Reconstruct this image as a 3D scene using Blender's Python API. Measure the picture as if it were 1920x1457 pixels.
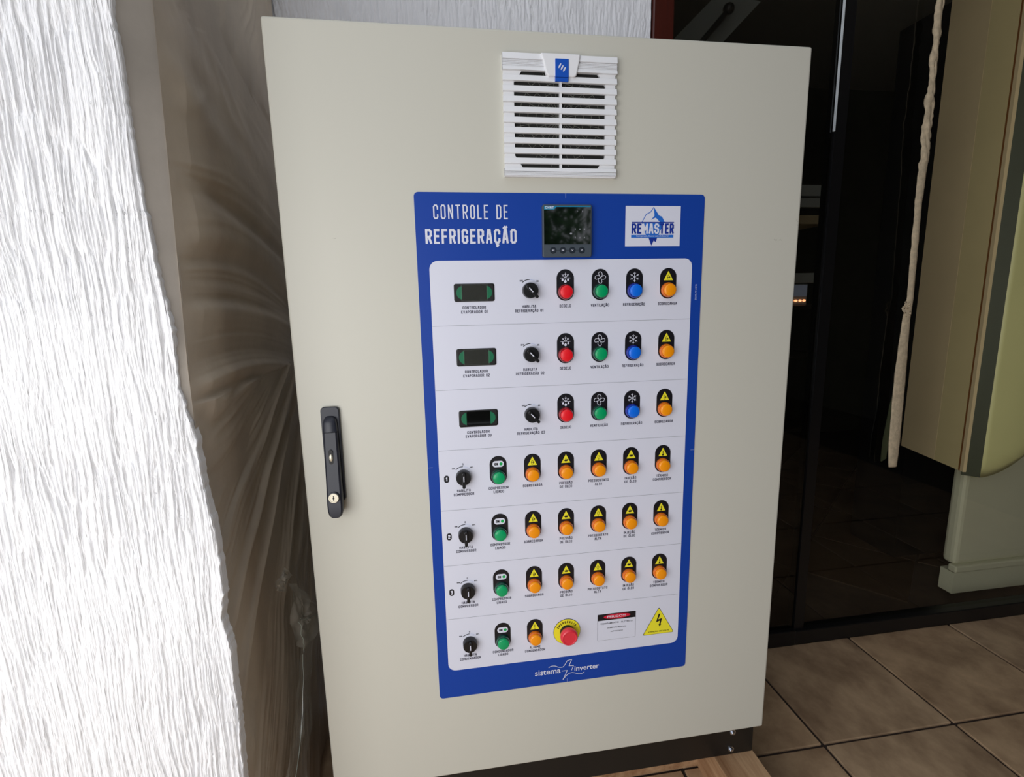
import bpy, math, random
import numpy as np
from mathutils import Matrix, Vector

random.seed(7)
for o in list(bpy.data.objects):
    bpy.data.objects.remove(o)
scn = bpy.context.scene
COL = scn.collection

# ---------------------------------------------------------------- camera
cam_d = bpy.data.cameras.new('camera')
cam_d.sensor_width = 36.0
cam_d.lens = 36.0 * 950.0 / 1920.0
cam_d.clip_start = 0.02
cam = bpy.data.objects.new('camera', cam_d)
COL.objects.link(cam)
RT = ((0.98817, -0.1519, -0.0213), (0.14602, 0.97413, -0.17246), (0.04695, 0.16731, 0.98479))
right, fwd, up = (Vector(v).normalized() for v in RT)
m = Matrix.Identity(4)
for i in range(3):
    m[i][0] = right[i]; m[i][1] = up[i]; m[i][2] = -fwd[i]
m.translation = Vector((0.2603, -0.9797, 1.0451))
cam.matrix_world = m
scn.camera = cam

# ---------------------------------------------------------------- world, lights, exposure
w = bpy.data.worlds.new('sky'); scn.world = w; w.use_nodes = True
bg = w.node_tree.nodes['Background']
bg.inputs[0].default_value = (0.88, 0.92, 1.0, 1)
bg.inputs[1].default_value = 0.92

def area(name, loc, target, sx, sy, power, col=(1, 1, 1)):
    l = bpy.data.lights.new(name, 'AREA'); l.shape = 'RECTANGLE'
    l.size = sx; l.size_y = sy; l.energy = power; l.color = col
    o = bpy.data.objects.new(name, l); COL.objects.link(o)
    o.location = loc
    d = Vector(target) - Vector(loc)
    o.rotation_euler = d.to_track_quat('-Z', 'Y').to_euler()
    return o
area('daylight_opening', (-0.62, -1.38, 0.78), (-0.05, 0.0, 0.5), 1.4, 1.25, 19.5, (1.0, 0.99, 0.98))

scn.view_settings.view_transform = 'Standard'
scn.view_settings.look = 'None'
scn.view_settings.gamma = 1.0
scn.view_settings.use_curve_mapping = False
scn.view_settings.exposure = 0.0

# ---------------------------------------------------------------- materials
def lin(c):
    r = []
    for v in c:
        v /= 255.0
        r.append(v / 12.92 if v <= 0.04045 else ((v + 0.055) / 1.055) ** 2.4)
    return (*r, 1)

def mat(name, rgb, rough=0.5, metal=0.0, coat=0.0, spec=0.5, noise=None, bump=None, var=None, emit=0):
    """rgb: sRGB 0-255 albedo. noise=(scale, amount) colour mottling; bump=(scale, strength, distance)."""
    mt = bpy.data.materials.new(name); mt.use_nodes = True
    nt = mt.node_tree; b = nt.nodes['Principled BSDF']
    c = lin(rgb)
    b.inputs['Base Color'].default_value = c
    b.inputs['Roughness'].default_value = rough
    b.inputs['Metallic'].default_value = metal
    b.inputs['Specular IOR Level'].default_value = spec
    b.inputs['Coat Weight'].default_value = coat
    if emit:
        b.inputs['Emission Color'].default_value = c
        b.inputs['Emission Strength'].default_value = emit
    tc = nt.nodes.new('ShaderNodeTexCoord')
    if noise:
        mp = nt.nodes.new('ShaderNodeMapping')
        sc = noise[0]
        mp.inputs['Scale'].default_value = sc if isinstance(sc, tuple) else (sc, sc, sc)
        n = nt.nodes.new('ShaderNodeTexNoise'); n.inputs['Scale'].default_value = 1.0
        n.inputs['Detail'].default_value = 6; n.inputs['Roughness'].default_value = 0.62
        nt.links.new(tc.outputs['Object'], mp.inputs[0]); nt.links.new(mp.outputs[0], n.inputs[0])
        mx = nt.nodes.new('ShaderNodeValToRGB')
        a = noise[1]
        c2 = lin(noise[2]) if len(noise) > 2 else None
        mx.color_ramp.elements[0].position = 0.32; mx.color_ramp.elements[1].position = 0.68
        mx.color_ramp.elements[0].color = c2 if c2 else (c[0] * (1 - a), c[1] * (1 - a), c[2] * (1 - a), 1)
        mx.color_ramp.elements[1].color = c if c2 else tuple(min(1, v * (1 + a)) for v in c[:3]) + (1,)
        nt.links.new(n.outputs[0], mx.inputs[0]); nt.links.new(mx.outputs[0], b.inputs['Base Color'])
    if bump:
        sc = bump[0]
        mp2 = nt.nodes.new('ShaderNodeMapping')
        mp2.inputs['Scale'].default_value = sc if isinstance(sc, tuple) else (sc, sc, sc)
        n2 = nt.nodes.new('ShaderNodeTexNoise'); n2.inputs['Scale'].default_value = 1.0
        n2.inputs['Detail'].default_value = 4
        nt.links.new(tc.outputs['Object'], mp2.inputs[0]); nt.links.new(mp2.outputs[0], n2.inputs[0])
        bp = nt.nodes.new('ShaderNodeBump'); bp.inputs['Strength'].default_value = bump[1]
        bp.inputs['Distance'].default_value = bump[2]
        nt.links.new(n2.outputs[0], bp.inputs['Height']); nt.links.new(bp.outputs[0], b.inputs['Normal'])
    return mt

MT = {}
MT['plaster'] = mat('white_plaster', (243, 243, 245), 0.85, noise=((25, 25, 4), 0.05), bump=((420, 420, 22), 0.8, 0.004))
MT['plaster2'] = mat('white_plaster_back', (244, 244, 248), 0.85, noise=((25, 25, 4), 0.04), bump=((300, 300, 60), 0.6, 0.003))
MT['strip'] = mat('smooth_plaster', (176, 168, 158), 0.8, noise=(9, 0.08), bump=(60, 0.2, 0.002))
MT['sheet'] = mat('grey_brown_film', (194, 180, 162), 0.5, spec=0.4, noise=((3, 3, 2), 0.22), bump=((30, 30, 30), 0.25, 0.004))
MT['powder'] = mat('beige_powder_coat', (204, 202, 190), 0.42, spec=0.4, bump=(520, 0.10, 0.0006))
MT['plinth'] = mat('black_plinth_paint', (26, 24, 22), 0.4, bump=(300, 0.12, 0.001))
MT['blue'] = mat('blue_print', (24, 66, 160), 0.38, spec=0.22)
MT['white'] = mat('white_print', (222, 224, 238), 0.34)
MT['ink'] = mat('dark_ink', (30, 26, 56), 0.4)
MT['inkblk'] = mat('black_ink', (20, 19, 26), 0.36)
MT['grayline'] = mat('grey_ink', (150, 152, 160), 0.4)
MT['paleblue'] = mat('pale_blue_ink', (170, 184, 225), 0.4)
MT['yellow'] = mat('yellow_print', (243, 232, 50), 0.36)
MT['greenprint'] = mat('green_print', (20, 170, 84), 0.36)
MT['redprint'] = mat('red_print', (214, 28, 60), 0.36)
MT['logoblue'] = mat('logo_blue', (38, 108, 204), 0.36)
MT['logonavy'] = mat('logo_navy', (24, 52, 150), 0.36)
MT['whiteplastic'] = mat('white_plastic', (238, 239, 242), 0.38)
MT['vent_dark'] = mat('dark_filter', (30, 30, 27), 0.8)
MT['wire'] = mat('grey_wire', (112, 112, 104), 0.5)
MT['tab'] = mat('blue_plastic', (22, 84, 190), 0.3)
MT['handle'] = mat('black_handle_plastic', (34, 37, 48), 0.42, bump=(700, 0.08, 0.0005))
MT['blackplastic'] = mat('black_plastic', (17, 17, 20), 0.34)
MT['blackdeep'] = mat('deep_black', (6, 6, 7), 0.5)
MT['metal'] = mat('nickel', (226, 220, 200), 0.34, metal=0.55)
MT['zinc'] = mat('zinc_screw', (190, 195, 205), 0.25, metal=1.0)
MT['meter'] = mat('slate_plastic', (70, 79, 88), 0.42)
MT['meterdark'] = mat('slate_plastic_dark', (34, 42, 52), 0.4)
MT['screen'] = mat('black_screen_glass', (7, 9, 9), 0.04, coat=0.6, spec=0.8)
MT['teal'] = mat('cyan_print', (30, 130, 170), 0.3)
MT['greenbezel'] = mat('green_bezel', (12, 108, 72), 0.35, coat=0.3)
MT['film'] = mat('clear_film', (190, 200, 190), 0.12)
for key, lens, ring in (('red', (238, 28, 40), (150, 20, 30)), ('green', (0, 160, 98), (10, 70, 56)),
                        ('blue', (10, 110, 232), (16, 40, 150)), ('orange', (252, 154, 8), (222, 110, 22))):
    MT[key + '_lens'] = mat(key + '_lens', lens, 0.3, coat=0.25)
    MT[key + '_ring'] = mat(key + '_ring', ring, 0.16, coat=0.6)
MT['mushroom'] = mat('red_mushroom', (226, 50, 66), 0.36, coat=0.15)
MT['tile'] = mat('brown_tile', (208, 176, 140), 0.4, spec=0.5, noise=((6, 6, 6), 0.3, (142, 114, 88)), bump=((14, 14, 14), 0.35, 0.004))
MT['tileb'] = mat('brown_tile_b', (204, 174, 140), 0.4, spec=0.5, noise=((7, 5, 7), 0.3, (136, 110, 86)), bump=((12, 16, 14), 0.35, 0.004))
MT['tile_dark'] = mat('dark_reflected_tile', (74, 58, 48), 0.35, noise=((5, 5, 5), 0.3, (54, 42, 34)), bump=((14, 14, 14), 0.35, 0.004))  # brown tile darkened to pass for the dim floor reflection in the glass
MT['grout'] = mat('dark_grout', (54, 42, 36), 0.9, noise=(30, 0.2))
MT['wood_red'] = mat('mahogany_wood', (66, 18, 9), 0.3, coat=0.3, noise=((40, 40, 3), 0.3))
MT['pine'] = mat('pallet_pine', (196, 160, 122), 0.75, noise=((30, 3, 30), 0.3, (140, 100, 66)), bump=((90, 6, 90), 0.4, 0.003))
MT['alu_black'] = mat('black_frame', (18, 18, 20), 0.35)
MT['alu'] = mat('glint_alu', (232, 240, 244), 0.4)  # near-white colour carries the sky glint on the glass door edge
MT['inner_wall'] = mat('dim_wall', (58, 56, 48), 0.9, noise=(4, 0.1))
MT['ceil'] = mat('ceiling_paint', (150, 146, 138), 0.9)
MT['room_wall'] = mat('room_wall_paint', (92, 86, 76), 0.9)
MT['beige'] = mat('beige_panel', (246, 224, 182), 0.5, noise=(2.0, 0.06))
MT['beige2'] = mat('olive_panel', (246, 228, 176), 0.5, noise=(2.0, 0.06))
MT['door_green'] = mat('pale_green_enamel', (240, 238, 176), 0.35, noise=(1.5, 0.05))
MT['body_grey'] = mat('grey_enamel', (214, 214, 192), 0.35, noise=(1.5, 0.05))
MT['gasket'] = mat('orange_brown_trim', (150, 96, 52), 0.5)
MT['darkgreen'] = mat('dark_green_edge', (60, 66, 44), 0.5)
MT['card'] = mat('torn_cardboard', (206, 188, 158), 0.85, noise=(60, 0.2), bump=(120, 0.6, 0.003))
MT['greymetal'] = mat('grey_sheet', (140, 145, 145), 0.5)
MT['tan'] = mat('tan_board', (150, 136, 108), 0.6)
MT['lamp_warm'] = mat('warm_led', (255, 170, 120), 0.4, emit=3.0)
MT['lcd'] = mat('lit_screen', (150, 160, 185), 0.3, emit=0.12)
MT['leaf'] = mat('leaf_green', (70, 130, 60), 0.5, noise=(8, 0.3))
MT['bark'] = mat('bark', (90, 74, 56), 0.9)

def glass_mat(name, tint):
    g = bpy.data.materials.new(name); g.use_nodes = True
    nt = g.node_tree; nt.nodes.clear()
    out = nt.nodes.new('ShaderNodeOutputMaterial'); mx = nt.nodes.new('ShaderNodeMixShader')
    tr = nt.nodes.new('ShaderNodeBsdfTransparent'); gl = nt.nodes.new('ShaderNodeBsdfGlossy')
    fr = nt.nodes.new('ShaderNodeFresnel'); fr.inputs[0].default_value = 1.5
    tr.inputs[0].default_value = tint; gl.inputs['Roughness'].default_value = 0.015
    gl.inputs[0].default_value = (0.9, 0.9, 0.9, 1)
    geo = nt.nodes.new('ShaderNodeNewGeometry')      # the back of the sheet neither tints nor reflects again
    inv = nt.nodes.new('ShaderNodeMath'); inv.operation = 'SUBTRACT'; inv.inputs[0].default_value = 1.0
    nt.links.new(geo.outputs['Backfacing'], inv.inputs[1])
    mul = nt.nodes.new('ShaderNodeMath'); mul.operation = 'MULTIPLY'
    nt.links.new(fr.outputs[0], mul.inputs[0]); nt.links.new(inv.outputs[0], mul.inputs[1])
    mc = nt.nodes.new('ShaderNodeMix'); mc.data_type = 'RGBA'
    mc.inputs[6].default_value = tint; mc.inputs[7].default_value = (1, 1, 1, 1)
    nt.links.new(geo.outputs['Backfacing'], mc.inputs[0]); nt.links.new(mc.outputs[2], tr.inputs[0])
    nt.links.new(mul.outputs[0], mx.inputs[0]); nt.links.new(tr.outputs[0], mx.inputs[1]); nt.links.new(gl.outputs[0], mx.inputs[2])
    nt.links.new(mx.outputs[0], out.inputs[0])
    return g
MT['pane'] = glass_mat('smoked_glass', (0.55, 0.54, 0.50, 1))
MT['pane2'] = glass_mat('tinted_glass', (0.90, 0.89, 0.82, 1))

def film_mat(name, col, alpha, rough=0.15):
    g = bpy.data.materials.new(name); g.use_nodes = True
    nt = g.node_tree; nt.nodes.clear()
    out = nt.nodes.new('ShaderNodeOutputMaterial'); mx = nt.nodes.new('ShaderNodeMixShader')
    tr = nt.nodes.new('ShaderNodeBsdfTransparent'); pb = nt.nodes.new('ShaderNodeBsdfPrincipled')
    pb.inputs['Base Color'].default_value = col; pb.inputs['Roughness'].default_value = rough
    mx.inputs[0].default_value = alpha
    nt.links.new(tr.outputs[0], mx.inputs[1]); nt.links.new(pb.outputs[0], mx.inputs[2]); nt.links.new(mx.outputs[0], out.inputs[0])
    return g
MT['clearfilm'] = film_mat('clear_plastic_film', (0.75, 0.75, 0.7, 1), 0.22)
MT['scrapfilm'] = film_mat('milky_plastic_film', (0.72, 0.69, 0.62, 1), 0.5, 0.3)

# ---------------------------------------------------------------- mesh helpers
WL = {}                       # world location of every placed object
def link(o, parent=None, loc=(0, 0, 0)):
    COL.objects.link(o)
    WL[o] = Vector(loc)
    if parent is not None:
        o.parent = parent
        o.location = Vector(loc) - WL[parent]
    else:
        o.location = loc
    return o

class MB:
    """collects geometry for one mesh; material slots by key"""
    def __init__(s): s.v = []; s.f = []; s.mi = []; s.keys = []
    def k(s, key):
        if key not in s.keys: s.keys.append(key)
        return s.keys.index(key)
    def add(s, vs, fs, key):
        b = len(s.v); s.v += [tuple(p) for p in vs]
        i = s.k(key)
        for f in fs: s.f.append([b + j for j in f]); s.mi.append(i)
    def box(s, x0, x1, y0, y1, z0, z1, key):
        vs = [(x, y, z) for x in (x0, x1) for y in (y0, y1) for z in (z0, z1)]
        s.add(vs, [(0, 1, 3, 2), (4, 6, 7, 5), (0, 4, 5, 1), (2, 3, 7, 6), (0, 2, 6, 4), (1, 5, 7, 3)], key)
    def flat(s, pts, y, key):                      # polygon in the XZ plane facing -y
        pts = ccw(pts)
        s.add([(p[0], y, p[1]) for p in pts], [tuple(range(len(pts)))], key)
    def prism(s, pts, y0, y1, key):                # y0 front (smaller), y1 back
        pts = ccw(pts); n = len(pts)
        vs = [(p[0], y0, p[1]) for p in pts] + [(p[0], y1, p[1]) for p in pts]
        fs = [tuple(range(n)), tuple(reversed(range(n, 2 * n)))]
        fs += [(i, i + n, (i + 1) % n + n, (i + 1) % n) for i in range(n)]
        s.add(vs, fs, key)
    def lathe(s, prof, cx, cz, key, seg=28):       # prof: (r, y) from back to front; axis along y
        vs = []; fs = []; m_ = len(prof)
        for r, y in prof:
            for i in range(seg):
                a = 2 * math.pi * i / seg
                vs.append((cx + r * math.cos(a), y, cz + r * math.sin(a)))
        for j in range(m_ - 1):
            for i in range(seg):
                i2 = (i + 1) % seg
                fs.append((j * seg + i, j * seg + i2, (j + 1) * seg + i2, (j + 1) * seg + i))
        fs.append(tuple((m_ - 1) * seg + i for i in range(seg)))
        s.add(vs, fs, key)
    def stroke(s, pts, wd, y, key, closed=False):  # flat line of width wd in XZ
        pts = [Vector((p[0], p[1])) for p in pts]
        if closed: pts.append(pts[0])
        for a, b in zip(pts[:-1], pts[1:]):
            s.step = (getattr(s, 'step', 0) + 1) % 12
            d = b - a
            if d.length < 1e-7: continue
            d.normalize(); n = Vector((-d.y, d.x)) * wd / 2; e = d * wd * 0.42
            q = [a - e - n, b + e - n, b + e + n, a - e + n]
            s.flat([(p.x, p.y) for p in q], y - s.step * 7e-6, key)
    def disc(s, cx, cz, r, y, key, seg=20, rx=None):
        s.flat([(cx + (rx or r) * math.cos(2 * math.pi * i / seg), cz + r * math.sin(2 * math.pi * i / seg)) for i in range(seg)], y, key)
    def tube(s, pts, r, key, seg=6):
        pts = [Vector(p) for p in pts]; vs = []; fs = []
        for i, p in enumerate(pts):
            d = (pts[min(i + 1, len(pts) - 1)] - pts[max(i - 1, 0)]).normalized()
            a = d.orthogonal().normalized(); b = d.cross(a)
            rr = r[i] if isinstance(r, (list, tuple)) else r
            for j in range(seg):
                t = 2 * math.pi * j / seg
                vs.append(p + (a * math.cos(t) + b * math.sin(t)) * rr)
        for i in range(len(pts) - 1):
            for j in range(seg):
                j2 = (j + 1) % seg
                fs.append((i * seg + j, i * seg + j2, (i + 1) * seg + j2, (i + 1) * seg + j))
        fs.append(tuple(reversed(range(seg)))); fs.append(tuple(range((len(pts) - 1) * seg, len(pts) * seg)))
        s.add(vs, fs, key)
    def mesh(s, name, smooth=None, origin=(0, 0, 0)):
        me = bpy.data.meshes.new(name)
        ox, oy, oz = origin
        me.from_pydata([(a - ox, b - oy, c - oz) for a, b, c in s.v], [], s.f)
        for k in s.keys: me.materials.append(MT[k])
        me.polygons.foreach_set('material_index', s.mi)
        if smooth:
            me.polygons.foreach_set('use_smooth', [True] * len(s.f))
            me.update(); me.set_sharp_from_angle(angle=math.radians(smooth))
        me.update()
        return me
    def build(s, name, parent=None, loc=(0, 0, 0), smooth=None, bevel=None, label=None, local=False):
        """geometry given in world coordinates unless local; loc = origin"""
        me = s.mesh(name, smooth, (0, 0, 0) if local else loc)
        o = bpy.data.objects.new(name, me); link(o, parent, loc)
        if bevel:
            md = o.modifiers.new('bevel', 'BEVEL'); md.width = bevel[0]; md.segments = bevel[1]
            md.limit_method = 'ANGLE'; md.angle_limit = math.radians(40)
        if label: o['label'] = label
        return o

def ccw(pts):
    a = sum(pts[i][0] * pts[(i + 1) % len(pts)][1] - pts[(i + 1) % len(pts)][0] * pts[i][1] for i in range(len(pts)))
    return list(pts) if a > 0 else list(reversed(pts))

def rrect(x0, x1, z0, z1, r, seg=6):
    out = []
    for cx, cz, a0 in ((x1 - r, z0 + r, -90), (x1 - r, z1 - r, 0), (x0 + r, z1 - r, 90), (x0 + r, z0 + r, 180)):
        for i in range(seg + 1):
            a = math.radians(a0 + 90 * i / seg)
            out.append((cx + r * math.cos(a), cz + r * math.sin(a)))
    return out

def instance(o, name, parent, loc):
    c = o.copy(); COL.objects.link(c); c.name = name
    WL[c] = Vector(loc)
    if parent is not None:
        c.parent = parent; c.location = Vector(loc) - WL[parent]
    else: c.location = loc
    return c

def thing(name, label, cat, loc):
    o = bpy.data.objects.new(name, None); o.empty_display_size = 0.05
    link(o, None, loc); o['label'] = label; o['category'] = cat
    return o
def struct(o): o['kind'] = 'structure'; return o

# ---------------------------------------------------------------- value noise (numpy)
_rs = np.random.RandomState(11)
_tab = _rs.rand(512, 512)
def vnoise(x, y, s=0):
    x = x + s * 17.3; y = y + s * 31.7
    xi = np.floor(x).astype(int); yi = np.floor(y).astype(int)
    fx = x - xi; fy = y - yi
    fx = fx * fx * (3 - 2 * fx); fy = fy * fy * (3 - 2 * fy)
    g = lambda a, b: _tab[a % 512, b % 512]
    return (g(xi, yi) * (1 - fx) + g(xi + 1, yi) * fx) * (1 - fy) + (g(xi, yi + 1) * (1 - fx) + g(xi + 1, yi + 1) * fx) * fy

def grid_mesh(name, P, key, smooth=True):
    ny, nx, _ = P.shape
    me = bpy.data.meshes.new(name)
    me.vertices.add(nx * ny); me.vertices.foreach_set('co', P.reshape(-1).astype(np.float32))
    idx = np.arange(nx * ny).reshape(ny, nx)
    q = np.stack([idx[:-1, :-1], idx[:-1, 1:], idx[1:, 1:], idx[1:, :-1]], -1).reshape(-1, 4)
    n = len(q)
    me.loops.add(n * 4); me.loops.foreach_set('vertex_index', q.reshape(-1).astype(np.int32))
    me.polygons.add(n)
    me.polygons.foreach_set('loop_start', (np.arange(n) * 4).astype(np.int32))
    me.polygons.foreach_set('loop_total', np.full(n, 4, np.int32))
    me.update(calc_edges=True); me.validate()
    if smooth: me.polygons.foreach_set('use_smooth', [True] * n)
    me.materials.append(MT[key])
    return me

# ================================================================ SETTING
FZ = -0.22                    # floor level (door bottom edge is z = 0)
GY = 0.52                     # plane of the back wall and of the glass doors

# ---- floor: grout bed + tiles
PIT = 0.43; TX0 = 1.30; TY0 = 0.12
fl = MB(); fl.box(-3.2, 4.6, -4.2, GY, FZ - 0.06, FZ - 0.006, 'grout')
floor = struct(fl.build('floor', loc=(0.7, -1.8, FZ - 0.03)))
tile_meshes = []
for k in range(4):
    t = MB(); h = (PIT - 0.010) / 2
    t.prism([(-h, -h), (h, -h), (h, h), (-h, h)], 0, 1, 'tile' if k % 2 == 0 else 'tileb')
    # lay the prism flat: (x, y, z) -> (x, z, depth)
    t.v = [(x, z, (0.0 if y == 0 else -0.012)) for x, y, z in t.v]
    t.f = [list(reversed(f)) for f in t.f]
    # slightly uneven corners
    t.v = [(x + random.uniform(-.0006, .0006), y + random.uniform(-.0006, .0006), z) for x, y, z in t.v]
    tile_meshes.append(t.mesh('tile'))
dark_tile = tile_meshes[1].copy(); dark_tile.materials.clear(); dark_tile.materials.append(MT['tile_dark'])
def tile_at(name, me, parent, x, y, rz, z):
    o = bpy.data.objects.new(name, me); link(o, parent, (x, y, z)); o.rotation_euler = (random.uniform(-.001, .001), random.uniform(-.001, .001), rz)
    if me is not dark_tile:
        md = o.modifiers.new('bevel', 'BEVEL'); md.width = 0.0022; md.segments = 2; md.limit_method = 'ANGLE'
    return o
for i in range(-6, 5):
    for j in range(-6, 1):
        cx = TX0 + (i + 0.5) * PIT; cy = TY0 + (j + 0.5) * PIT
        if j == 0:                                 # last course is cut at the glass line
            c = MB(); hx = (PIT - .010) / 2
            c.box(cx - hx, cx + hx, TY0 + .004, GY - 0.008, FZ - .012, FZ, 'tile' if (i % 2) else 'tileb')
            c.build('tile', floor, (cx, (TY0 + GY) / 2, FZ), bevel=(0.0022, 2))
        else:
            tile_at('tile', tile_meshes[(i * 3 + j * 5) % 4], floor, cx, cy, math.pi * ((i * 7 + j) % 2), FZ)

# ---- left wall of raked white plaster, ending in a wobbly corner
EZ = [-0.3, 0.244, 0.394, 0.487, 0.548, 0.586, 0.711, 0.766, 0.851, 0.924, 1.014, 1.068, 1.146, 1.238, 1.303, 1.379, 1.442, 2.7]
EX = [-0.101, -0.101, -0.096, -0.094, -0.102, -0.094, -0.096, -0.104, -0.106, -0.119, -0.117, -0.123, -0.130, -0.134, -0.136, -0.137, -0.139, -0.142]
def plaster_h(X, Z):
    wob = (vnoise(X / .05, Z / .16, 1) - .5) * .016 + (vnoise(X / .02, Z / .04, 2) - .5) * .0035
    a = np.abs(vnoise((X + wob) / .0058, Z / .15, 3) * 2 - 1)
    b = np.abs(vnoise((X + wob) / .0036, Z / .06, 4) * 2 - 1)
    c = vnoise(X / .0034, Z / .009, 5)
    sw = np.clip(vnoise(X / .16, Z / .2, 6) * 1.6 - .1, .45, 1)
    return (-(1 - a) ** 5 * .0052 - (1 - b) ** 3 * .0030) * sw + c * .0008
nz, nx = 800, 820
zs = np.linspace(-0.22, 1.75, nz)
xe = np.interp(zs, EZ, EX) + (vnoise(zs / .007, zs * 0, 8) - .5) * .0028 + (vnoise(zs / .02, zs * 0, 9) - .5) * .0022
u = np.linspace(0, 1, nx)
X = -0.75 + (xe[:, None] + 0.75) * u[None, :]
Z = np.repeat(zs[:, None], nx, 1)
H = plaster_h(X, Z)
Y = -0.170 - H * 1.0
Y[:, -1] = -0.150; Y[:, -2] = -0.163; Y[:, -3] = -0.168
me = grid_mesh('wall_left', np.stack([X, Y, Z], -1), 'plaster')
wl = struct(bpy.data.objects.new('wall_left', me)); link(wl)
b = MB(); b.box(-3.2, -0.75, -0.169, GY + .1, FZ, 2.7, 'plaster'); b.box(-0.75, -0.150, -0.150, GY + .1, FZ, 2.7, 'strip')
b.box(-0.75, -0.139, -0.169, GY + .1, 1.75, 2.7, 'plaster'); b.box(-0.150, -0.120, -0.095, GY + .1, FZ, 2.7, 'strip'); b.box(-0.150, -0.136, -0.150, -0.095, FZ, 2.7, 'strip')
struct(b.build('wall_side', loc=(-1.5, .2, 1.2)))
# smooth corner bead
zt = np.linspace(-0.22, 1.75, 90)
xl = np.interp(zt, EZ, EX) - .004
yr = np.interp(zt, [-.3, .80, .95, 1.20, 1.47, 1.8], [-.158, -.158, -.155, -.136, -.116, -.10])
PP = np.zeros((90, 5, 3))
for j in range(5):
    t = j / 4
    PP[:, j, 0] = xl * (1 - t) + (-.1085) * t
    PP[:, j, 1] = -.163 * (1 - t) + yr * t
    PP[:, j, 2] = zt
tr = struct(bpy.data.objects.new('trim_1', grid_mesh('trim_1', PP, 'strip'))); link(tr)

# ---- back wall
nz, nx = 180, 420
zs = np.linspace(1.40, 2.15, nz); xs = np.linspace(-0.116, 0.900, nx)
X, Z = np.meshgrid(xs, zs)
H = plaster_h(X * 1.1 + 3, Z * 1.6)
me = grid_mesh('wall_back', np.stack([X, GY - .004 - H, Z], -1), 'plaster2')
wb = struct(bpy.data.objects.new('wall_back', me)); link(wb)
b = MB(); b.box(-0.13, 0.900, GY, GY + .12, FZ, 2.7, 'plaster')
b.box(0.9, 4.6, GY, GY + .12, 2.35, 2.7, 'plaster'); b.box(4.3, 4.6, GY, GY + .12, FZ, 2.35, 'plaster')
struct(b.build('wall_back_core', wb, (.4, GY + .06, 1.2)))

# ---- ceiling (unseen, cut to steer sky light) and walls raised to darken glass reflections
b = MB(); b.box(0.97, 4.7, -4.3, 3.1, 2.7, 2.8, 'ceil'); b.box(-1.0, 0.97, GY + .1, 3.1, 2.7, 2.8, 'ceil'); struct(b.build('shade_ceiling', loc=(2, -.5, 2.75)))
b = MB(); b.box(4.6, 4.7, -4.2, 3.1, FZ - .06, 4.2, 'room_wall'); struct(b.build('shade_wall_right', loc=(4.65, -.5, 1.2)))
b = MB()      # wall behind the viewer with a window hole
b.box(0.5, 0.75, -4.3, -4.2, FZ, 4.2, 'room_wall'); b.box(2.0, 4.7, -4.3, -4.2, FZ, 4.2, 'room_wall')
b.box(0.75, 2.0, -4.3, -4.2, FZ, 1.15, 'room_wall'); b.box(0.75, 2.0, -4.3, -4.2, 2.25, 4.2, 'room_wall')
struct(b.build('shade_wall_rear', loc=(2.4, -4.25, 1.2)))
b = MB(); 
for x0, x1, z0, z1 in ((.75, .80, 1.15, 2.25), (1.95, 2.0, 1.15, 2.25), (.75, 2.0, 1.15, 1.2), (.75, 2.0, 2.2, 2.25)):
    b.box(x0, x1, -4.29, -4.18, z0, z1, 'wood_red')
struct(b.build('window_1', loc=(1.375, -4.23, 1.15)))

# ---- glass doors in the back wall
d1 = struct(bpy.data.objects.new('door_1', None)); link(d1, None, (1.2, GY, FZ))
b = MB(); b.box(0.904, 0.966, GY - .012, GY + .05, FZ, 2.3, 'wood_red'); b.build('door_frame', d1, (.936, GY, FZ), bevel=(.004, 2))
b = MB(); b.box(0.966, 1.506, GY + .006, GY + .012, FZ + .06, 2.3, 'pane'); b.build('glass_pane', d1, (1.23, GY, FZ))
b = MB(); b.box(0.966, 1.506, GY - .012, GY + .03, FZ, FZ + .06, 'alu_black'); b.build('bottom_rail', d1, (1.23, GY, FZ), bevel=(.003, 2))
b = MB(); b.box(1.5010, 1.5050, GY - .003, GY + .003, 1.534, 2.3, 'alu'); b.build('edge_strip', d1, (1.503, GY, 1.9), label='aluminium edge strip with sky glint in its colour')
d2 = struct(bpy.data.objects.new('door_2', None)); link(d2, None, (2.8, GY, FZ))
b = MB(); b.box(1.506, 4.3, GY + .014, GY + .020, FZ + .055, 2.3, 'pane2'); b.build('glass_pane', d2, (2.8, GY, FZ))
b = MB(); b.box(1.506, 4.3, GY - .010, GY + .035, FZ, FZ + .055, 'alu_black'); b.build('bottom_rail', d2, (2.8, GY, FZ), bevel=(.003, 2))
b = MB(); b.box(1.507, 1.545, GY + .0, GY + .04, FZ + .055, 2.3, 'alu_black'); b.build('door_stile', d2, (1.526, GY, FZ))
b = MB(); b.box(0.9, 4.3, GY - .03, GY + .06, 2.3, 2.35, 'wood_red'); struct(b.build('trim_2', loc=(2.6, GY, 2.3)))

# ---- made-up room behind the glass; dark turned tiles stand for reflected floor
b = MB(); b.box(0.8, 4.6, GY + .04, 3.1, FZ - .06, FZ - .006, 'grout'); fi = struct(b.build('reflected_floor', loc=(2.6, 1.8, FZ - .03)))
ca, sa = math.cos(math.radians(40)), math.sin(math.radians(40))
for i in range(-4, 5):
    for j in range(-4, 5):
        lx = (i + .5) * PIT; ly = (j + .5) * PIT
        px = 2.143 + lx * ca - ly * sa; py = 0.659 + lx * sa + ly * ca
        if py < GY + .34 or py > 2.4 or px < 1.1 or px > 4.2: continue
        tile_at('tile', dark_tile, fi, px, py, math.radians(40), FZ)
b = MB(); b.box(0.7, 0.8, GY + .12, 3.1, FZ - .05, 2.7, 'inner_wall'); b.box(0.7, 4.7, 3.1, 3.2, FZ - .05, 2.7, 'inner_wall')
struct(b.build('wall_inner', loc=(2.6, 3.1, 1.2)))

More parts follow.
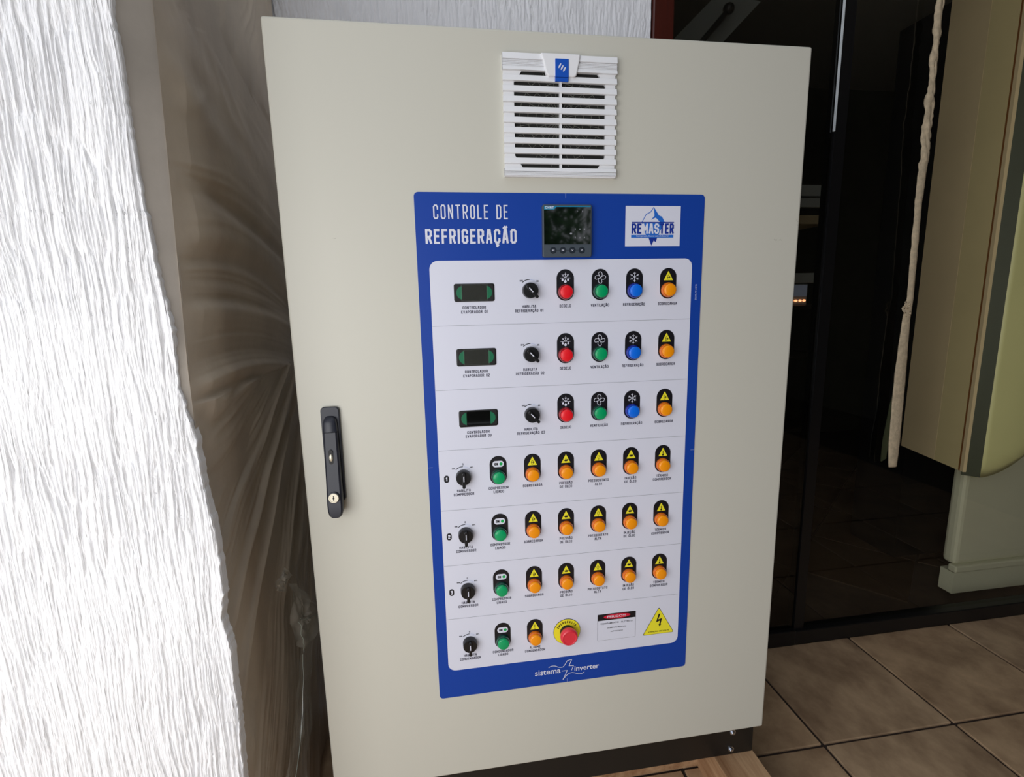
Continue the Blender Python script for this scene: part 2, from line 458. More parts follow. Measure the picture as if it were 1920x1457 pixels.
# ================================================================ THINGS: reflections in the smoked glass built solid, then the rest
# solid stand-in for pale shapes reflected in the glass, shaped as a cabinet
ca_ = thing('reflected_cabinet', 'tall pale cabinet with curved greenish door, built solid for a reflection in the smoked glass at far right', 'cabinet', (2.5, .9, FZ))
def quadbox(mb, p, q, z0a, z1a, th, key, z0b=None):
    """upright slab from p to q (plan), thickness th on its left side"""
    p = Vector(p); q = Vector(q); n = (q - p).normalized(); n = Vector((-n.y, n.x)) * th
    z0b = z0a if z0b is None else z0b
    vs = [(p.x, p.y, z0a), (q.x, q.y, z0b), (q.x, q.y, z1a), (p.x, p.y, z1a),
          (p.x + n.x, p.y + n.y, z0a), (q.x + n.x, q.y + n.y, z0b), (q.x + n.x, q.y + n.y, z1a), (p.x + n.x, p.y + n.y, z1a)]
    mb.add(vs, [(0, 1, 2, 3), (7, 6, 5, 4), (0, 4, 5, 1), (1, 5, 6, 2), (2, 6, 7, 3), (3, 7, 4, 0)], key)
Nn = (2.291, .64); Ff = (2.37, .958)
def mixp(t): return (Ff[0] + (Nn[0] - Ff[0]) * t, Ff[1] + (Nn[1] - Ff[1]) * t)
b = MB(); quadbox(b, mixp(-.12), mixp(.52), .339, 2.2, .02, 'beige'); b.build('side_panel', ca_, (2.36, .85, .34))
b = MB(); quadbox(b, mixp(.525), mixp(.924), .339, 2.2, .02, 'beige2'); b.build('side_panel', ca_, (2.31, .7, .34), label='olive side panel')
b = MB(); quadbox(b, mixp(.925), mixp(.95), .339, 2.2, .021, 'gasket'); b.build('door_gasket', ca_, (2.29, .64, .34), label='thin brown gasket line')
b = MB(); quadbox(b, mixp(.951), mixp(1.0), .339, 2.2, .026, 'beige'); b.build('door_flange', ca_, (2.29, .64, .34))
# curved door
zz = np.linspace(0, 1, 40); uu = np.linspace(0, 1, 24)
Pd = np.zeros((40, 24, 3))
for i, tz in enumerate(zz):
    for j, tu in enumerate(uu):
        xx = 2.331 + tu * .43
        zlow = .315 + .12 * max(0, (tu - .08)) ** 1.5 * 3.2
        z = zlow + (2.2 - zlow) * tz
        y = .606 - .030 * math.sin(min(1, tu * 2.2) * math.pi / 2) + .03 * max(0, 1 - tz * 26) ** 2
        Pd[i, j] = (xx, y, z)
dd = bpy.data.objects.new('cabinet_door', grid_mesh('cabinet_door', Pd, 'door_green')); link(dd, ca_, (0, 0, 0))
md = dd.modifiers.new('thick', 'SOLIDIFY'); md.thickness = .03; md.offset = 1 if False else -1
b = MB(); quadbox(b, (2.293, .648), (2.3305, .606), .325, 2.2, .012, 'darkgreen'); b.build('door_edge', ca_, (2.3, .62, .4))
b = MB(); b.box(2.350, 2.80, .672, .73, -.085, .60, 'body_grey'); b.build('lower_body', ca_, (2.55, .9, .3), bevel=(.02, 3))
b = MB(); b.box(2.342, 2.80, .655, .69, -.110, -.080, 'body_grey'); b.build('base_rail', ca_, (2.55, .67, -.1), bevel=(.006, 2))
b = MB(); b.box(2.345, 2.80, .662, .72, -.205, -.112, 'body_grey'); b.build('kick_plate', ca_, (2.55, .67, -.15))
b = MB(); b.box(2.40, 2.80, .99, 1.25, FZ, 2.2, 'alu_black'); b.build('rear_post', ca_, (2.5, 1.1, FZ))

# reflection of a torn cardboard edge, built as a strip on the glass
S = [(1.798, 1.820, 2.1), (1.797, 1.818, 1.907), (1.799, 1.818, 1.80), (1.798, 1.819, 1.686), (1.795, 1.824, 1.61), (1.795, 1.826, 1.532), (1.799, 1.829, 1.454),
     (1.801, 1.825, 1.36), (1.803, 1.825, 1.292), (1.808, 1.83, 1.125), (1.812, 1.833, 1.021), (1.803, 1.83, 0.951), (1.797, 1.838, 0.772),
     (1.799, 1.841, 0.67), (1.803, 1.845, 0.528), (1.813, 1.843, 0.439)]
ts = thing('reflected_strip', 'torn cardboard edge reflected in the dark glass, built as a hanging strip', 'strip', (1.82, GY - .01, .44))
zz = np.linspace(2.1, .439, 170)
sz = [s[2] for s in S][::-1]
amp = np.clip((zz - .95) / .5, .25, 1)
xl = np.interp(zz, sz, [s[0] for s in S][::-1]) + (vnoise(zz / .012, zz * 0, 21) - .5) * .006 * amp
xr = np.interp(zz, sz, [s[1] for s in S][::-1]) + (vnoise(zz / .016, zz * 0, 22) - .5) * .005 * amp
PP = np.zeros((170, 9, 3))
for j in range(9):
    t = j / 8
    PP[:, j, 0] = xl * (1 - t) + xr * t
    PP[:, j, 1] = GY - .012 - .004 * math.sin(t * math.pi) - .004 * vnoise(zz / .012 + j * .7, zz * 0 + j * .5, 23) * np.where(zz > 1.45, 2.2, .8 * amp)
    PP[:, j, 2] = zz
o = bpy.data.objects.new('strip_body', grid_mesh('strip_body', PP, 'card')); link(o, ts, (0, 0, 0))
o.modifiers.new('thick', 'SOLIDIFY').thickness = .004
b = MB()
for k, (x, z) in enumerate(((1.806, .985), (1.815, .97), (1.809, 1.0))):
    a = [(x + .008 * math.cos(t), GY - .018 - .004 * math.sin(t * 2 + k), z + .010 * math.sin(t)) for t in np.linspace(0, 6, 12)]
    b.tube(a, .0035, 'card', 5)
b.build('string_knot', ts, (1.81, GY - .02, .98), smooth=60)
b = MB(); b.prism([(1.796, .66), (1.803, .70), (1.804, .56), (1.802, .47), (1.784, .46), (1.783, .53), (1.79, .6)], GY - .012, GY - .008, 'darkgreen')
b.build('torn_flap', ts, (1.8, GY - .01, .5))

# rod and beam reflected in the upper pane, built solid behind it
b = MB(); b.add([(1.10, .96, 1.90), (1.35, .96, 2.14), (1.52, .96, 2.12), (1.28, .96, 1.88), (1.10, 1.06, 1.90), (1.35, 1.06, 2.14), (1.52, 1.06, 2.12), (1.28, 1.06, 1.88)],
    [(3, 2, 1, 0), (4, 5, 6, 7), (0, 1, 5, 4), (1, 2, 6, 5), (2, 3, 7, 6), (3, 0, 4, 7)], 'greymetal')
o = b.build('reflected_beam', loc=(1.3, 1.0, 2.0)); o['label'] = 'slanted grey beam reflected in the smoked glass above the cabinet, built solid behind it'; o['category'] = 'beam'
t = thing('reflected_rod', 'black rod with round knob reflected in the glass, built solid before the slanted beam', 'rod', (1.30, .9, 2.0))
b = MB(); b.tube([(1.355, .9, 2.052), (1.318, .9, 2.008), (1.24, .9, 1.925), (1.12, .9, 1.80)], [.009, .011, .009, .009], 'alu_black', 8); b.build('rod', t, (1.25, .9, 1.94), smooth=50)
b = MB()
b.lathe([(0, .880), (.012, .883), (.018, .892), (.020, .90), (.018, .908), (.012, .916), (.002, .92)][::-1], 1.357, 2.056, 'alu_black', 16); b.build('knob', t, (1.357, .9, 2.056), smooth=50)

# bars and lights reflected in the glass, built as shelf, case and box
t = thing('reflected_shelf', 'dark open storage shelf with pale boards standing in for bars reflected in the smoked glass', 'shelf', (1.6, .9, FZ))
for z0, z1, k in ((1.300, 1.333, 'tan'), (1.085, 1.122, 'greymetal'), (.985, 1.0, 'plinth'), (.80, .815, 'plinth'), (.5, .515, 'plinth')):
    b = MB(); b.box(1.35, 1.75, .80, 1.1, z0, z1, k); b.build('shelf_board', t, (1.55, .95, z0), bevel=(.003, 2))
for x in (1.35, 1.745):
    b = MB(); b.box(x, x + .02, 1.05, 1.1, FZ, 1.30, 'plinth'); b.build('shelf_post', t, (x, 1.07, FZ))
t = thing('reflected_case', 'grey metal case with rounded lower edge on the upper shelf board, stand-in for a grey reflection', 'case', (1.6, .9, 1.335))
b = MB(); b.prism(rrect(1.38, 1.747, 1.362, 1.44, .012), .805, 1.08, 'greymetal'); b.build('case_body', t, (1.55, .95, 1.36))
b = MB(); b.box(1.38, 1.74, .800, .806, 1.395, 1.400, 'alu_black'); b.build('case_seam', t, (1.55, .8, 1.395))
b = MB(); b.box(1.39, 1.735, .83, 1.07, 1.333, 1.363, 'alu_black'); b.build('case_base', t, (1.55, .95, 1.333))
t = thing('reflected_box', 'small box with pale screen and row of tiny warm lights on shelf, stand-in for a reflection', 'box', (1.66, .85, 1.0))
b = MB(); b.box(1.52, 1.695, .82, .95, 1.0, 1.082, 'greymetal'); b.build('box_body', t, (1.6, .85, 1.0), bevel=(.003, 2))
b = MB(); b.box(1.53, 1.69, .817, .822, 1.034, 1.078, 'lcd'); b.build('box_screen', t, (1.6, .82, 1.05))
for x in (1.630, 1.646, 1.664, 1.681):
    b = MB(); b.prism(rrect(x - .005, x + .005, 1.014, 1.022, .0035, 3), .815, .82, 'lamp_warm'); b.build('indicator_light', t, (x, .817, 1.018))

# creased sheet over the shaded side of the left wall
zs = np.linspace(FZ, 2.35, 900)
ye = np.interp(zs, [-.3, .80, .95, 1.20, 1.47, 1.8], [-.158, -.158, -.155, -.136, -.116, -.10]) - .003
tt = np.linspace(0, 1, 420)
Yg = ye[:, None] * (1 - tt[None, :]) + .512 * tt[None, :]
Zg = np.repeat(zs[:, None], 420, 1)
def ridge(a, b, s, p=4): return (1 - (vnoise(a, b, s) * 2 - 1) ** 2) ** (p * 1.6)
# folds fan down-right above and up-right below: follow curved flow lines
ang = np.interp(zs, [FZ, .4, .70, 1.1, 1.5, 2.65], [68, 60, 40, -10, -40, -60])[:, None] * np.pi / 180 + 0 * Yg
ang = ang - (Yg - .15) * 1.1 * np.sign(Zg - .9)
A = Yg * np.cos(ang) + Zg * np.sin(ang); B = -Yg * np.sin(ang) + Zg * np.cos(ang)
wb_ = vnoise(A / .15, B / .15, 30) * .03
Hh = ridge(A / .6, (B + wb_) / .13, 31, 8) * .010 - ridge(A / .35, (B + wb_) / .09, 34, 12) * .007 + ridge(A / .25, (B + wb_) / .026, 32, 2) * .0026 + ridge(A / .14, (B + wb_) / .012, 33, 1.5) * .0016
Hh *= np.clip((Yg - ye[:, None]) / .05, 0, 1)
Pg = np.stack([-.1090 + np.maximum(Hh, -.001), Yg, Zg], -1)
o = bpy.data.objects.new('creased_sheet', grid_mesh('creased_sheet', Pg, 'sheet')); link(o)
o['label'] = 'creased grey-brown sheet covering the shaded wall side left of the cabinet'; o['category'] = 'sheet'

# crumpled clear film scrap
t = thing('plastic_scrap', 'crumpled scrap of clear plastic film hanging low beside the cabinet', 'plastic film', (-.08, .13, .3))
def crumple(pts, name, key, seed):
    fine = []
    for i in range(len(pts)):
        p_, q_ = Vector(pts[i]), Vector(pts[(i + 1) % len(pts)])
        fine += [tuple(p_.lerp(q_, t_)) for t_ in (0, .25, .5, .75)]
    pts = fine
    n = len(pts); rr = random.Random(seed)
    c = Vector((sum(p[0] for p in pts) / n, sum(p[1] for p in pts) / n, sum(p[2] for p in pts) / n))
    b = MB(); vs = []; fs = []
    rings = 9
    for k in range(rings + 1):
        for p in pts:
            q = c.lerp(Vector(p), k / rings)
            vs.append((q.x + rr.uniform(-.003, .004) + .012 * float(vnoise(np.array(q.y / .02), np.array(q.z / .035), seed)), q.y + rr.uniform(-.002, .002), q.z + rr.uniform(-.002, .002)))
    for k in range(rings):
        for i in range(n):
            i2 = (i + 1) % n
            fs.append((k * n + i, k * n + i2, (k + 1) * n + i2, (k + 1) * n + i))
    b.add(vs, fs, key)
    return b.build(name, t, tuple(c), smooth=75)
crumple([(-.085, .015, .495), (-.08, .06, .505), (-.08, .105, .46), (-.08, .06, .45), (-.085, .03, .47)], 'film_flap', 'scrapfilm', 3)
crumple([(-.08, .085, .455), (-.075, .13, .425), (-.07, .20, .34), (-.065, .285, .245), (-.07, .22, .235), (-.08, .14, .255), (-.085, .10, .30), (-.085, .095, .37)], 'film_flap', 'scrapfilm', 4)
crumple([(-.085, .12, .27), (-.08, .22, .24), (-.08, .16, .10), (-.085, .02, -.05), (-.09, -.08, .02), (-.09, .03, .14)], 'film_flap', 'clearfilm', 5)
b = MB(); rr = random.Random(77)
for pts in ([(-.07, .12, .345), (-.062, .15, .325), (-.06, .20, .30), (-.058, .25, .27), (-.06, .28, .262)],
            [(-.07, .115, .345), (-.066, .11, .30), (-.068, .12, .27), (-.07, .13, .255)],
            [(-.06, .22, .29), (-.06, .225, .272), (-.058, .235, .255)],
            [(-.075, .13, .25), (-.072, .10, .18), (-.075, .03, .08), (-.08, -.06, .0), (-.085, -.10, -.08)]):
    b.tube([tuple(Vector(p_).lerp(Vector(q_), t_) + Vector((rr.uniform(-.002, .002),) * 3)) for p_, q_ in zip(pts[:-1], pts[1:]) for t_ in (0, .33, .66)] + [pts[-1]], .0008, 'film', 4)
b.build('film_crease', t, (-.065, .17, .3), smooth=60)

# tree outside the rear window
t = thing('garden_tree', 'leafy green garden tree outside the window behind the viewer', 'tree', (1.5, -6.5, FZ))
b = MB(); b.tube([(1.5, -6.5, FZ), (1.45, -6.5, 1.0), (1.6, -6.45, 2.0), (1.5, -6.5, 3.0)], [.12, .1, .07, .03], 'bark', 8); b.build('trunk', t, (1.5, -6.5, FZ))
b = MB(); rr = random.Random(5)
for k in range(2600):
    c = Vector((1.4 + rr.gauss(0, .75), -6.5 + rr.gauss(0, .4), 2.0 + rr.gauss(0, .65)))
    a = Vector((rr.uniform(-1, 1), rr.uniform(-1, 1), rr.uniform(-1, 1))).normalized(); d = a.orthogonal().normalized()
    L_, W_ = rr.uniform(.09, .16), rr.uniform(.025, .04)
    b.add([c - a * L_, c + d * W_, c + a * L_, c - d * W_], [(0, 1, 2, 3)], 'leaf')
o = b.build('foliage', t, (1.5, -6.5, 2)); o['kind'] = 'stuff'

# pallet under the cabinet
pl = thing('wooden_pallet', 'rough pine pallet under the black plinth of the cabinet', 'pallet', (.5, .2, FZ))
for x0, x1, y0 in ((.0, .09, -.06), (.23, .32, .06), (.46, .55, .06), (.69, .78, .07), (.905, 1.014, -.20)):
    b = MB(); b.box(x0, x1, y0, .47, -.122, -.1005, 'pine'); b.build('deck_board', pl, ((x0 + x1) / 2, .2, -.11), bevel=(.002, 1))
for y0, y1 in ((.12, .20), (.37, .45)):
    b = MB(); b.box(0, 1.01, y0, y1, FZ, -.122, 'pine'); b.build('stringer', pl, (.5, (y0 + y1) / 2, FZ))
b = MB(); b.box(.915, 1.008, -.20, .12, FZ, -.123, 'pine'); b.build('foot_block', pl, (.96, -.04, FZ))

# ================================================================ CONTROL CABINET
DW, DH = 1.0116, 1.5166
cab = thing('control_cabinet', 'tall beige steel control cabinet with blue and white operator panel on its door', 'cabinet', (.506, .21, -.1))
b = MB(); b.box(.004, DW - .004, .026, .42, .003, DH - .006, 'powder'); b.build('cabinet_body', cab, (.506, .22, .0), bevel=(.004, 2))
b = MB(); b.box(0, DW, 0, .022, 0, DH, 'powder'); b.build('cabinet_door', cab, (.506, .011, .0), bevel=(.0045, 3))
b = MB(); b.box(.006, 1.0095, .030, .415, -.0995, -.0005, 'plinth'); b.build('plinth', cab, (.506, .22, -.1), bevel=(.002, 2))
def hexscrew(x, z):
    b = MB(); b.lathe([(.0078, .030), (.0078, .0285), (.0050, .0283)], x, z, 'zinc', 18)
    b.lathe([(.0050, .0285), (.0050, .025), (.0042, .024), (.001, .0236)], x, z, 'zinc', 6)
    b.build('plinth_screw', cab, (x, .028, z))
hexscrew(.952, -.034); hexscrew(.950, -.083)
# small scuffs on the paint
b = MB(); rr = random.Random(2)
MT['scuff'] = film_mat('scuff_mark', (.16, .15, .13, 1), .35, .7)
for cx, cz, n, sx, sz_ in ((.962, 1.1535, 12, .007, .002), (1.0045, 1.186, 4, .0015, .005), (.09, 1.16, 2, .002, .001)):
    for k in range(n):
        x = cx + rr.gauss(0, sx * .6); z = cz + rr.gauss(0, sz_ * .6); l = rr.uniform(.001, .003)
        b.flat([(x, z), (x + l, z + l * .4), (x + l * .8, z + l * .6), (x - l * .2, z + .0005)], -.0001, 'scuff')
b.build('scuff_mark', cab, (.96, 0, 1.15))['kind'] = 'stuff'

# ---- stroke font
def glyphs():
    w_, c = .50, .13
    O = [(c, 0), (w_ - c, 0), (w_, c), (w_, 1 - c), (w_ - c, 1), (c, 1), (0, 1 - c), (0, c), (c, 0)]
    G = {
     'A': (.5, [[(0, 0), (.17, 1), (.33, 1), (.5, 0)], [(.07, .3), (.43, .3)]]),
     'B': (.5, [[(0, 0), (0, 1), (.37, 1), (.48, .9), (.48, .62), (.38, .52), (0, .52)], [(.38, .52), (.5, .42), (.5, .12), (.38, 0), (0, 0)]]),
     'C': (.5, [[(w_, .28), (w_, c), (w_ - c, 0), (c, 0), (0, c), (0, 1 - c), (c, 1), (w_ - c, 1), (w_, 1 - c), (w_, .72)]]),
     'D': (.5, [[(0, 0), (0, 1), (w_ - c, 1), (w_, 1 - c), (w_, c), (w_ - c, 0), (0, 0)]]),
     'E': (.42, [[(.42, 0), (0, 0), (0, 1), (.42, 1)], [(0, .52), (.36, .52)]]),
     'F': (.42, [[(0, 0), (0, 1), (.42, 1)], [(0, .5), (.36, .5)]]),
     'G': (.5, [[(.3, .48), (w_, .48), (w_, c), (w_ - c, 0), (c, 0), (0, c), (0, 1 - c), (c, 1), (w_ - c, 1), (w_, 1 - c), (w_, .76)]]),
     'H': (.5, [[(0, 0), (0, 1)], [(.5, 0), (.5, 1)], [(0, .52), (.5, .52)]]),
     'I': (.0, [[(0, 0), (0, 1)]]),
     'J': (.42, [[(0, .22), (0, c), (c, 0), (.42 - c, 0), (.42, c), (.42, 1)]]),
     'L': (.4, [[(0, 1), (0, 0), (.4, 0)]]),
     'M': (.64, [[(0, 0), (0, 1), (.32, .35), (.64, 1), (.64, 0)]]),
     'N': (.5, [[(0, 0), (0, 1), (.5, 0), (.5, 1)]]),
     'O': (.5, [O]), 'Q': (.5, [O, [(.3, .2), (.55, -.08)]]),
     'P': (.5, [[(0, 0), (0, 1), (w_ - c, 1), (w_, 1 - c), (w_, .56), (w_ - c, .44), (0, .44)]]),
     'R': (.5, [[(0, 0), (0, 1), (w_ - c, 1), (w_, 1 - c), (w_, .6), (w_ - c, .48), (0, .48)], [(.25, .48), (.5, 0)]]),
     'S': (.5, [[(0, .25), (0, c), (c, 0), (w_ - c, 0), (w_, c), (w_, .4), (w_ - c, .52), (c, .52), (0, .64), (0, 1 - c), (c, 1), (w_ - c, 1), (w_, 1 - c), (w_, .76)]]),
     'T': (.5, [[(0, 1), (.5, 1)], [(.25, 0), (.25, 1)]]),
     'U': (.5, [[(0, 1), (0, c), (c, 0), (w_ - c, 0), (w_, c), (w_, 1)]]),
     'V': (.5, [[(0, 1), (.25, 0), (.5, 1)]]),
     'X': (.5, [[(0, 0), (.5, 1)], [(.5, 0), (0, 1)]]), 'Z': (.45, [[(0, 1), (.45, 1), (0, 0), (.45, 0)]]),
     '0': (.46, [[(c, 0), (.46 - c, 0), (.46, c), (.46, 1 - c), (.46 - c, 1), (c, 1), (0, 1 - c), (0, c), (c, 0)]]),
     '1': (.16, [[(0, .8), (.16, 1), (.16, 0)]]),
     '2': (.46, [[(0, .8), (0, 1 - c), (c, 1), (.46 - c, 1), (.46, 1 - c), (.46, .62), (0, .15), (0, 0), (.46, 0)]]),
     '3': (.46, [[(0, 1), (.46, 1), (.46, .6), (.36, .52), (.1, .52)], [(.36, .52), (.46, .42), (.46, c), (.46 - c, 0), (0, 0)]]),
     '5': (.46, [[(.46, 1), (0, 1), (0, .56), (.33, .56), (.46, .43), (.46, c), (.33, 0), (0, 0)]]),
     '6': (.46, [[(.4, 1), (c, 1), (0, .87), (0, c), (c, 0), (.33, 0), (.46, c), (.46, .42), (.33, .54), (0, .54)]]),
     '7': (.44, [[(0, 1), (.44, 1), (.15, 0)]]),
     '8': (.46, [[(c, 0), (.33, 0), (.46, c), (.46, .4), (.33, .52), (c, .52), (0, .4), (0, c), (c, 0)], [(c, .52), (.04, .62), (.04, .9), (c, 1), (.33, 1), (.42, .9), (.42, .62), (.33, .52)]]),
     '.': (.05, [[(0, 0), (.05, 0)]]), ' ': (.30, []), '!': (.0, [[(0, .3), (0, 1)], [(0, 0), (0, .04)]]),
    }
    dia = {'~': [[(.08, 1.16), (.17, 1.24), (.3, 1.17), (.40, 1.24)]], ',': [[(.27, 0), (.22, -.16), (.32, -.22), (.24, -.30)]],
           "'": [[(.2, 1.14), (.32, 1.28)]], '^': [[(.1, 1.14), (.22, 1.27), (.34, 1.14)]]}
    for ch, base, d in (('Ã', 'A', '~'), ('Ç', 'C', ','), ('É', 'E', "'"), ('Ó', 'O', "'"), ('Ê', 'E', '^')):
        G[ch] = (G[base][0], G[base][1] + dia[d])
    return G
G = glyphs()
def text_width(s, h, sw, sx=1.0, gap=.17):
    k = (h - sw)
    return sum(G[c][0] * k * sx + sw + gap * h for c in s) - gap * h
def text(mb, s, cx, zc, h, sw, y, key, width=None, gap=.17, left=None, xf=None):
    """condensed block capitals, centred on (cx, zc)"""
    k = h - sw; sx = 1.0
    if width:
        nat = sum(G[c][0] * k for c in s); fixed = len(s) * sw + (len(s) - 1) * gap * h
        sx = max(.3, (width - fixed) / nat)
    W = text_width(s, h, sw, sx, gap)
    x = cx - W / 2 if left is None else left
    for c in s:
        gw, st = G[c]
        for pl_ in st:
            pts = [(x + sw / 2 + p[0] * k * sx, zc - h / 2 + sw / 2 + p[1] * k) for p in pl_]
            if xf: pts = [xf(p) for p in pts]
            mb.stroke(pts, sw, y, key)
        x += gw * k * sx + sw + gap * h

def font_text(s, width, x0, z0, y, key, name, parent, bold=0.0, height=None, label=None, slant=0.0):
    """lettering from Blender's own font, flattened into a mesh standing in the XZ plane"""
    cu = bpy.data.curves.new(name, 'FONT'); cu.body = s; cu.size = 1.0; cu.offset = bold; cu.resolution_u = 3
    o = bpy.data.objects.new(name, cu); COL.objects.link(o)
    bpy.context.view_layer.update()
    dg = bpy.context.evaluated_depsgraph_get()
    me = bpy.data.meshes.new_from_object(o.evaluated_get(dg))
    bpy.data.objects.remove(o)
    co = np.array([v.co[:] for v in me.vertices])
    mn, mx = co.min(0), co.max(0)
    sx = width / (mx[0] - mn[0]); sy = sx if height is None else height / (mx[1] - mn[1])
    out = np.zeros_like(co)
    out[:, 0] = (co[:, 0] - mn[0]) * sx; out[:, 2] = (co[:, 1] - mn[1]) * sy; out[:, 0] += out[:, 2] * slant
    me.vertices.foreach_set('co', out.reshape(-1)); me.materials.clear(); me.materials.append(MT[key]); me.update()
    me.name = name
    ob = bpy.data.objects.new(name, me); link(ob, parent, (x0, y, z0))
    return ob

# ---- printed operator panel
PX0, PX1, PZ0, PZ1 = .2347, .7998, .1982, 1.2411
b = MB(); b.prism(rrect(PX0, PX1, PZ0, PZ1, .008), -.0012, .0, 'blue')
panel = b.build('operator_panel', cab, (.517, -.0006, .72), label='blue and white printed operator panel')
b = MB(); b.flat(rrect(.2564, .7781, .2628, 1.1193, .016), -.0015, 'white'); b.build('white_field', panel, (.517, -.0015, .69))
# thin white cut edge left and right of the sheet
b = MB()
ROWL = [(.9985, .999), (.8745, .8745), (.753, .752), (.627, .626), (.506, .506), (.3845, .3845)]
for a, c in ROWL: b.stroke([(.2575, a), (.777, c)], .0006, -.0018, 'grayline')
b.build('row_line', panel, (.517, -.0018, .7))
b = MB(); 
for p in (((.5175, 1.2405), (.5175, 1.232)), ((.5175, .199), (.5175, .207)), ((.235, .72), (.244, .72)), ((.7995, .72), (.791, .72))): b.stroke(list(p), .0005, -.0015, 'paleblue')
b.build('cut_mark', panel, (.517, -.0015, .7))['kind'] = 'stuff'
YP = -.0018
b = MB(); text(b, 'CONTROLE DE', .3372, 1.2065, .0255, .0024, YP, 'white', width=.138); b.build('lettering', panel, (.337, YP, 1.2065))
b = MB(); text(b, 'REFRIGERAÇÃO', .337, 1.1630, .0265, .0040, YP, 'white', width=.170, gap=.13); b.build('lettering', panel, (.337, YP, 1.163))
b = MB()
def rot(p): return (.7885 - (p[1]), 1.037 + p[0])
text(b, '2625.PF.EZ71', 0, 0, .0034, .0006, YP, 'paleblue', width=.031, left=0, xf=rot); b.build('lettering', panel, (.7885, YP, 1.05))
# wave logo
b = MB()
def smooth(pts, n=5):
    out = []
    for i in range(len(pts) - 1):
        p0 = pts[max(i - 1, 0)]; p1 = pts[i]; p2 = pts[i + 1]; p3 = pts[min(i + 2, len(pts) - 1)]
        for k in range(n):
            t = k / n
            out.append(tuple(.5 * ((2 * p1[a]) + (-p0[a] + p2[a]) * t + (2 * p0[a] - 5 * p1[a] + 4 * p2[a] - p3[a]) * t * t + (-p0[a] + 3 * p1[a] - 3 * p2[a] + p3[a]) * t ** 3) for a in (0, 1)))
    out.append(pts[-1]); return out
b.stroke(smooth([(.476, .2405), (.481, .243), (.490, .2425), (.498, .2385), (.507, .2375), (.512, .242), (.518, .252)]) + [(.528, .2535), (.522, .2385), (.532, .2375), (.528, .227)], .0013, YP, 'white')
b.stroke([(.506, .2275), (.518, .2275), (.508, .206)] + smooth([(.508, .206), (.518, .217), (.526, .2205), (.535, .219), (.543, .2155), (.552, .2155), (.557, .218)])[1:], .0013, YP, 'white')
b.build('wave_emblem', panel, (.517, YP, .23))
font_text('sistema', .058, .4445, .2235, YP, 'white', 'lettering', panel, .012)
font_text('inverter', .057, .5345, .2235, YP, 'white', 'lettering', panel, .012)

# mountain logo on white rectangle
LX0, LX1, LZ0, LZ1 = .6363, .7497, .1430, .2190
lg = MB(); lg.flat([(.6363, 1.1430), (.7497, 1.1430), (.7497, 1.2190), (.6363, 1.2190)], -.0016, 'white')
def lp(x, y): return (.6363 + (x - 165) / 1550 * .1134, 1.2190 - (y - 92) / 1116 * .0760)
lg.stroke([lp(*p) for p in ((630, 530), (740, 320), (860, 262), (950, 130))], .0013, -.0019, 'logoblue')
lg.flat([lp(*p) for p in ((950, 120), (1100, 350), (1190, 385), (1265, 535), (1135, 535), (1010, 410), (880, 470), (975, 360))], -.0019, 'logoblue')
lg.flat([lp(*p) for p in ((340, 530), (1530, 530), (1530, 558), (340, 558))], -.0021, 'logonavy')
lg.flat([lp(*p) for p in ((330, 888), (1525, 888), (1525, 968), (330, 968))], -.0019, 'logoblue')
lg.flat([lp(*p) for p in ((620, 545), (1260, 545), (1180, 700), (1100, 888), (740, 888), (690, 700))], -.0019, 'logoblue')
lg.flat([lp(*p) for p in ((820, 968), (1065, 968), (1025, 1090), (970, 1045), (905, 1190))], -.0019, 'logonavy')
logo = lg.build('logo_plate', panel, (.693, -.0016, 1.181), label='white logo plate with blue mountain')
def ltext(s, x0, x1, key, y=-.0023):
    h = .0195; xa = lp(x0, 0)[0]; xb = lp(x1, 0)[0]; zc = lp(0, 715)[1]
    b = MB(); text(b, s, (xa + xb) / 2, zc, h, .0034, y, key, width=xb - xa, gap=.10); b.build('logo_lettering', panel, (.69, y, zc))
ltext('RE', 335, 615, 'logonavy'); ltext('MAS', 640, 1110, 'white', -.0024); ltext('TER', 1135, 1530, 'logonavy')
font_text('Refrigeração Comercial e Industrial', lp(1380, 0)[0] - lp(480, 0)[0], lp(480, 0)[0], lp(0, 955)[1], -.0022, 'white', 'logo_lettering', panel, 0, .0040)

# signs
b = MB(); b.flat(rrect(.5872, .6757, .2908, .3552, .002), -.0018, 'inkblk'); b.flat(rrect(.5878, .6751, .2914, .3400, .0012), -.0021, 'white')
b.disc(.632, .3478, .0058, -.0021, 'redprint', 28, rx=.031)
sg = b.build('danger_sign', panel, (.631, -.002, .323), label='black and white danger sign with red oval')
font_text('PERIGO!!!', .043, .6095, .3450, -.0024, 'white', 'sign_lettering', sg, .01, .0056)
font_text('EQUIPAMENTO   ELÉTRICO', .074, .5945, .3300, -.0024, 'inkblk', 'sign_lettering', sg, .005, .0052)
font_text('SOMENTE PESSOAL', .043, .610, .3195, -.0024, 'inkblk', 'sign_lettering', sg, .01, .0028)
font_text('AUTORIZADO', .029, .617, .3100, -.0024, 'inkblk', 'sign_lettering', sg, .005, .0028)
def rtri(cx, zb, zt, hw, r):
    pts = [(cx - hw, zb), (cx + hw, zb), (cx, zt)]; out = []
    for i in range(3):
        p = Vector(pts[i]); a = (Vector(pts[i - 1]) - p).normalized(); c = (Vector(pts[(i + 1) % 3]) - p).normalized()
        for t in (0, .33, .66, 1):
            q = p + (a * (1 - t) + c * t) * r * (1 - .45 * math.sin(t * math.pi)) 
            out.append((q.x, q.y))
    return out
b = MB(); b.flat(rtri(.7305, .2905, .3575, .0375, .004), -.0018, 'inkblk'); b.flat(rtri(.7305, .2913, .3557, .0360, .0036), -.0021, 'yellow')
sg = b.build('shock_sign', panel, (.73, -.002, .32), label='yellow triangle sign with lightning arrow')
b = MB()
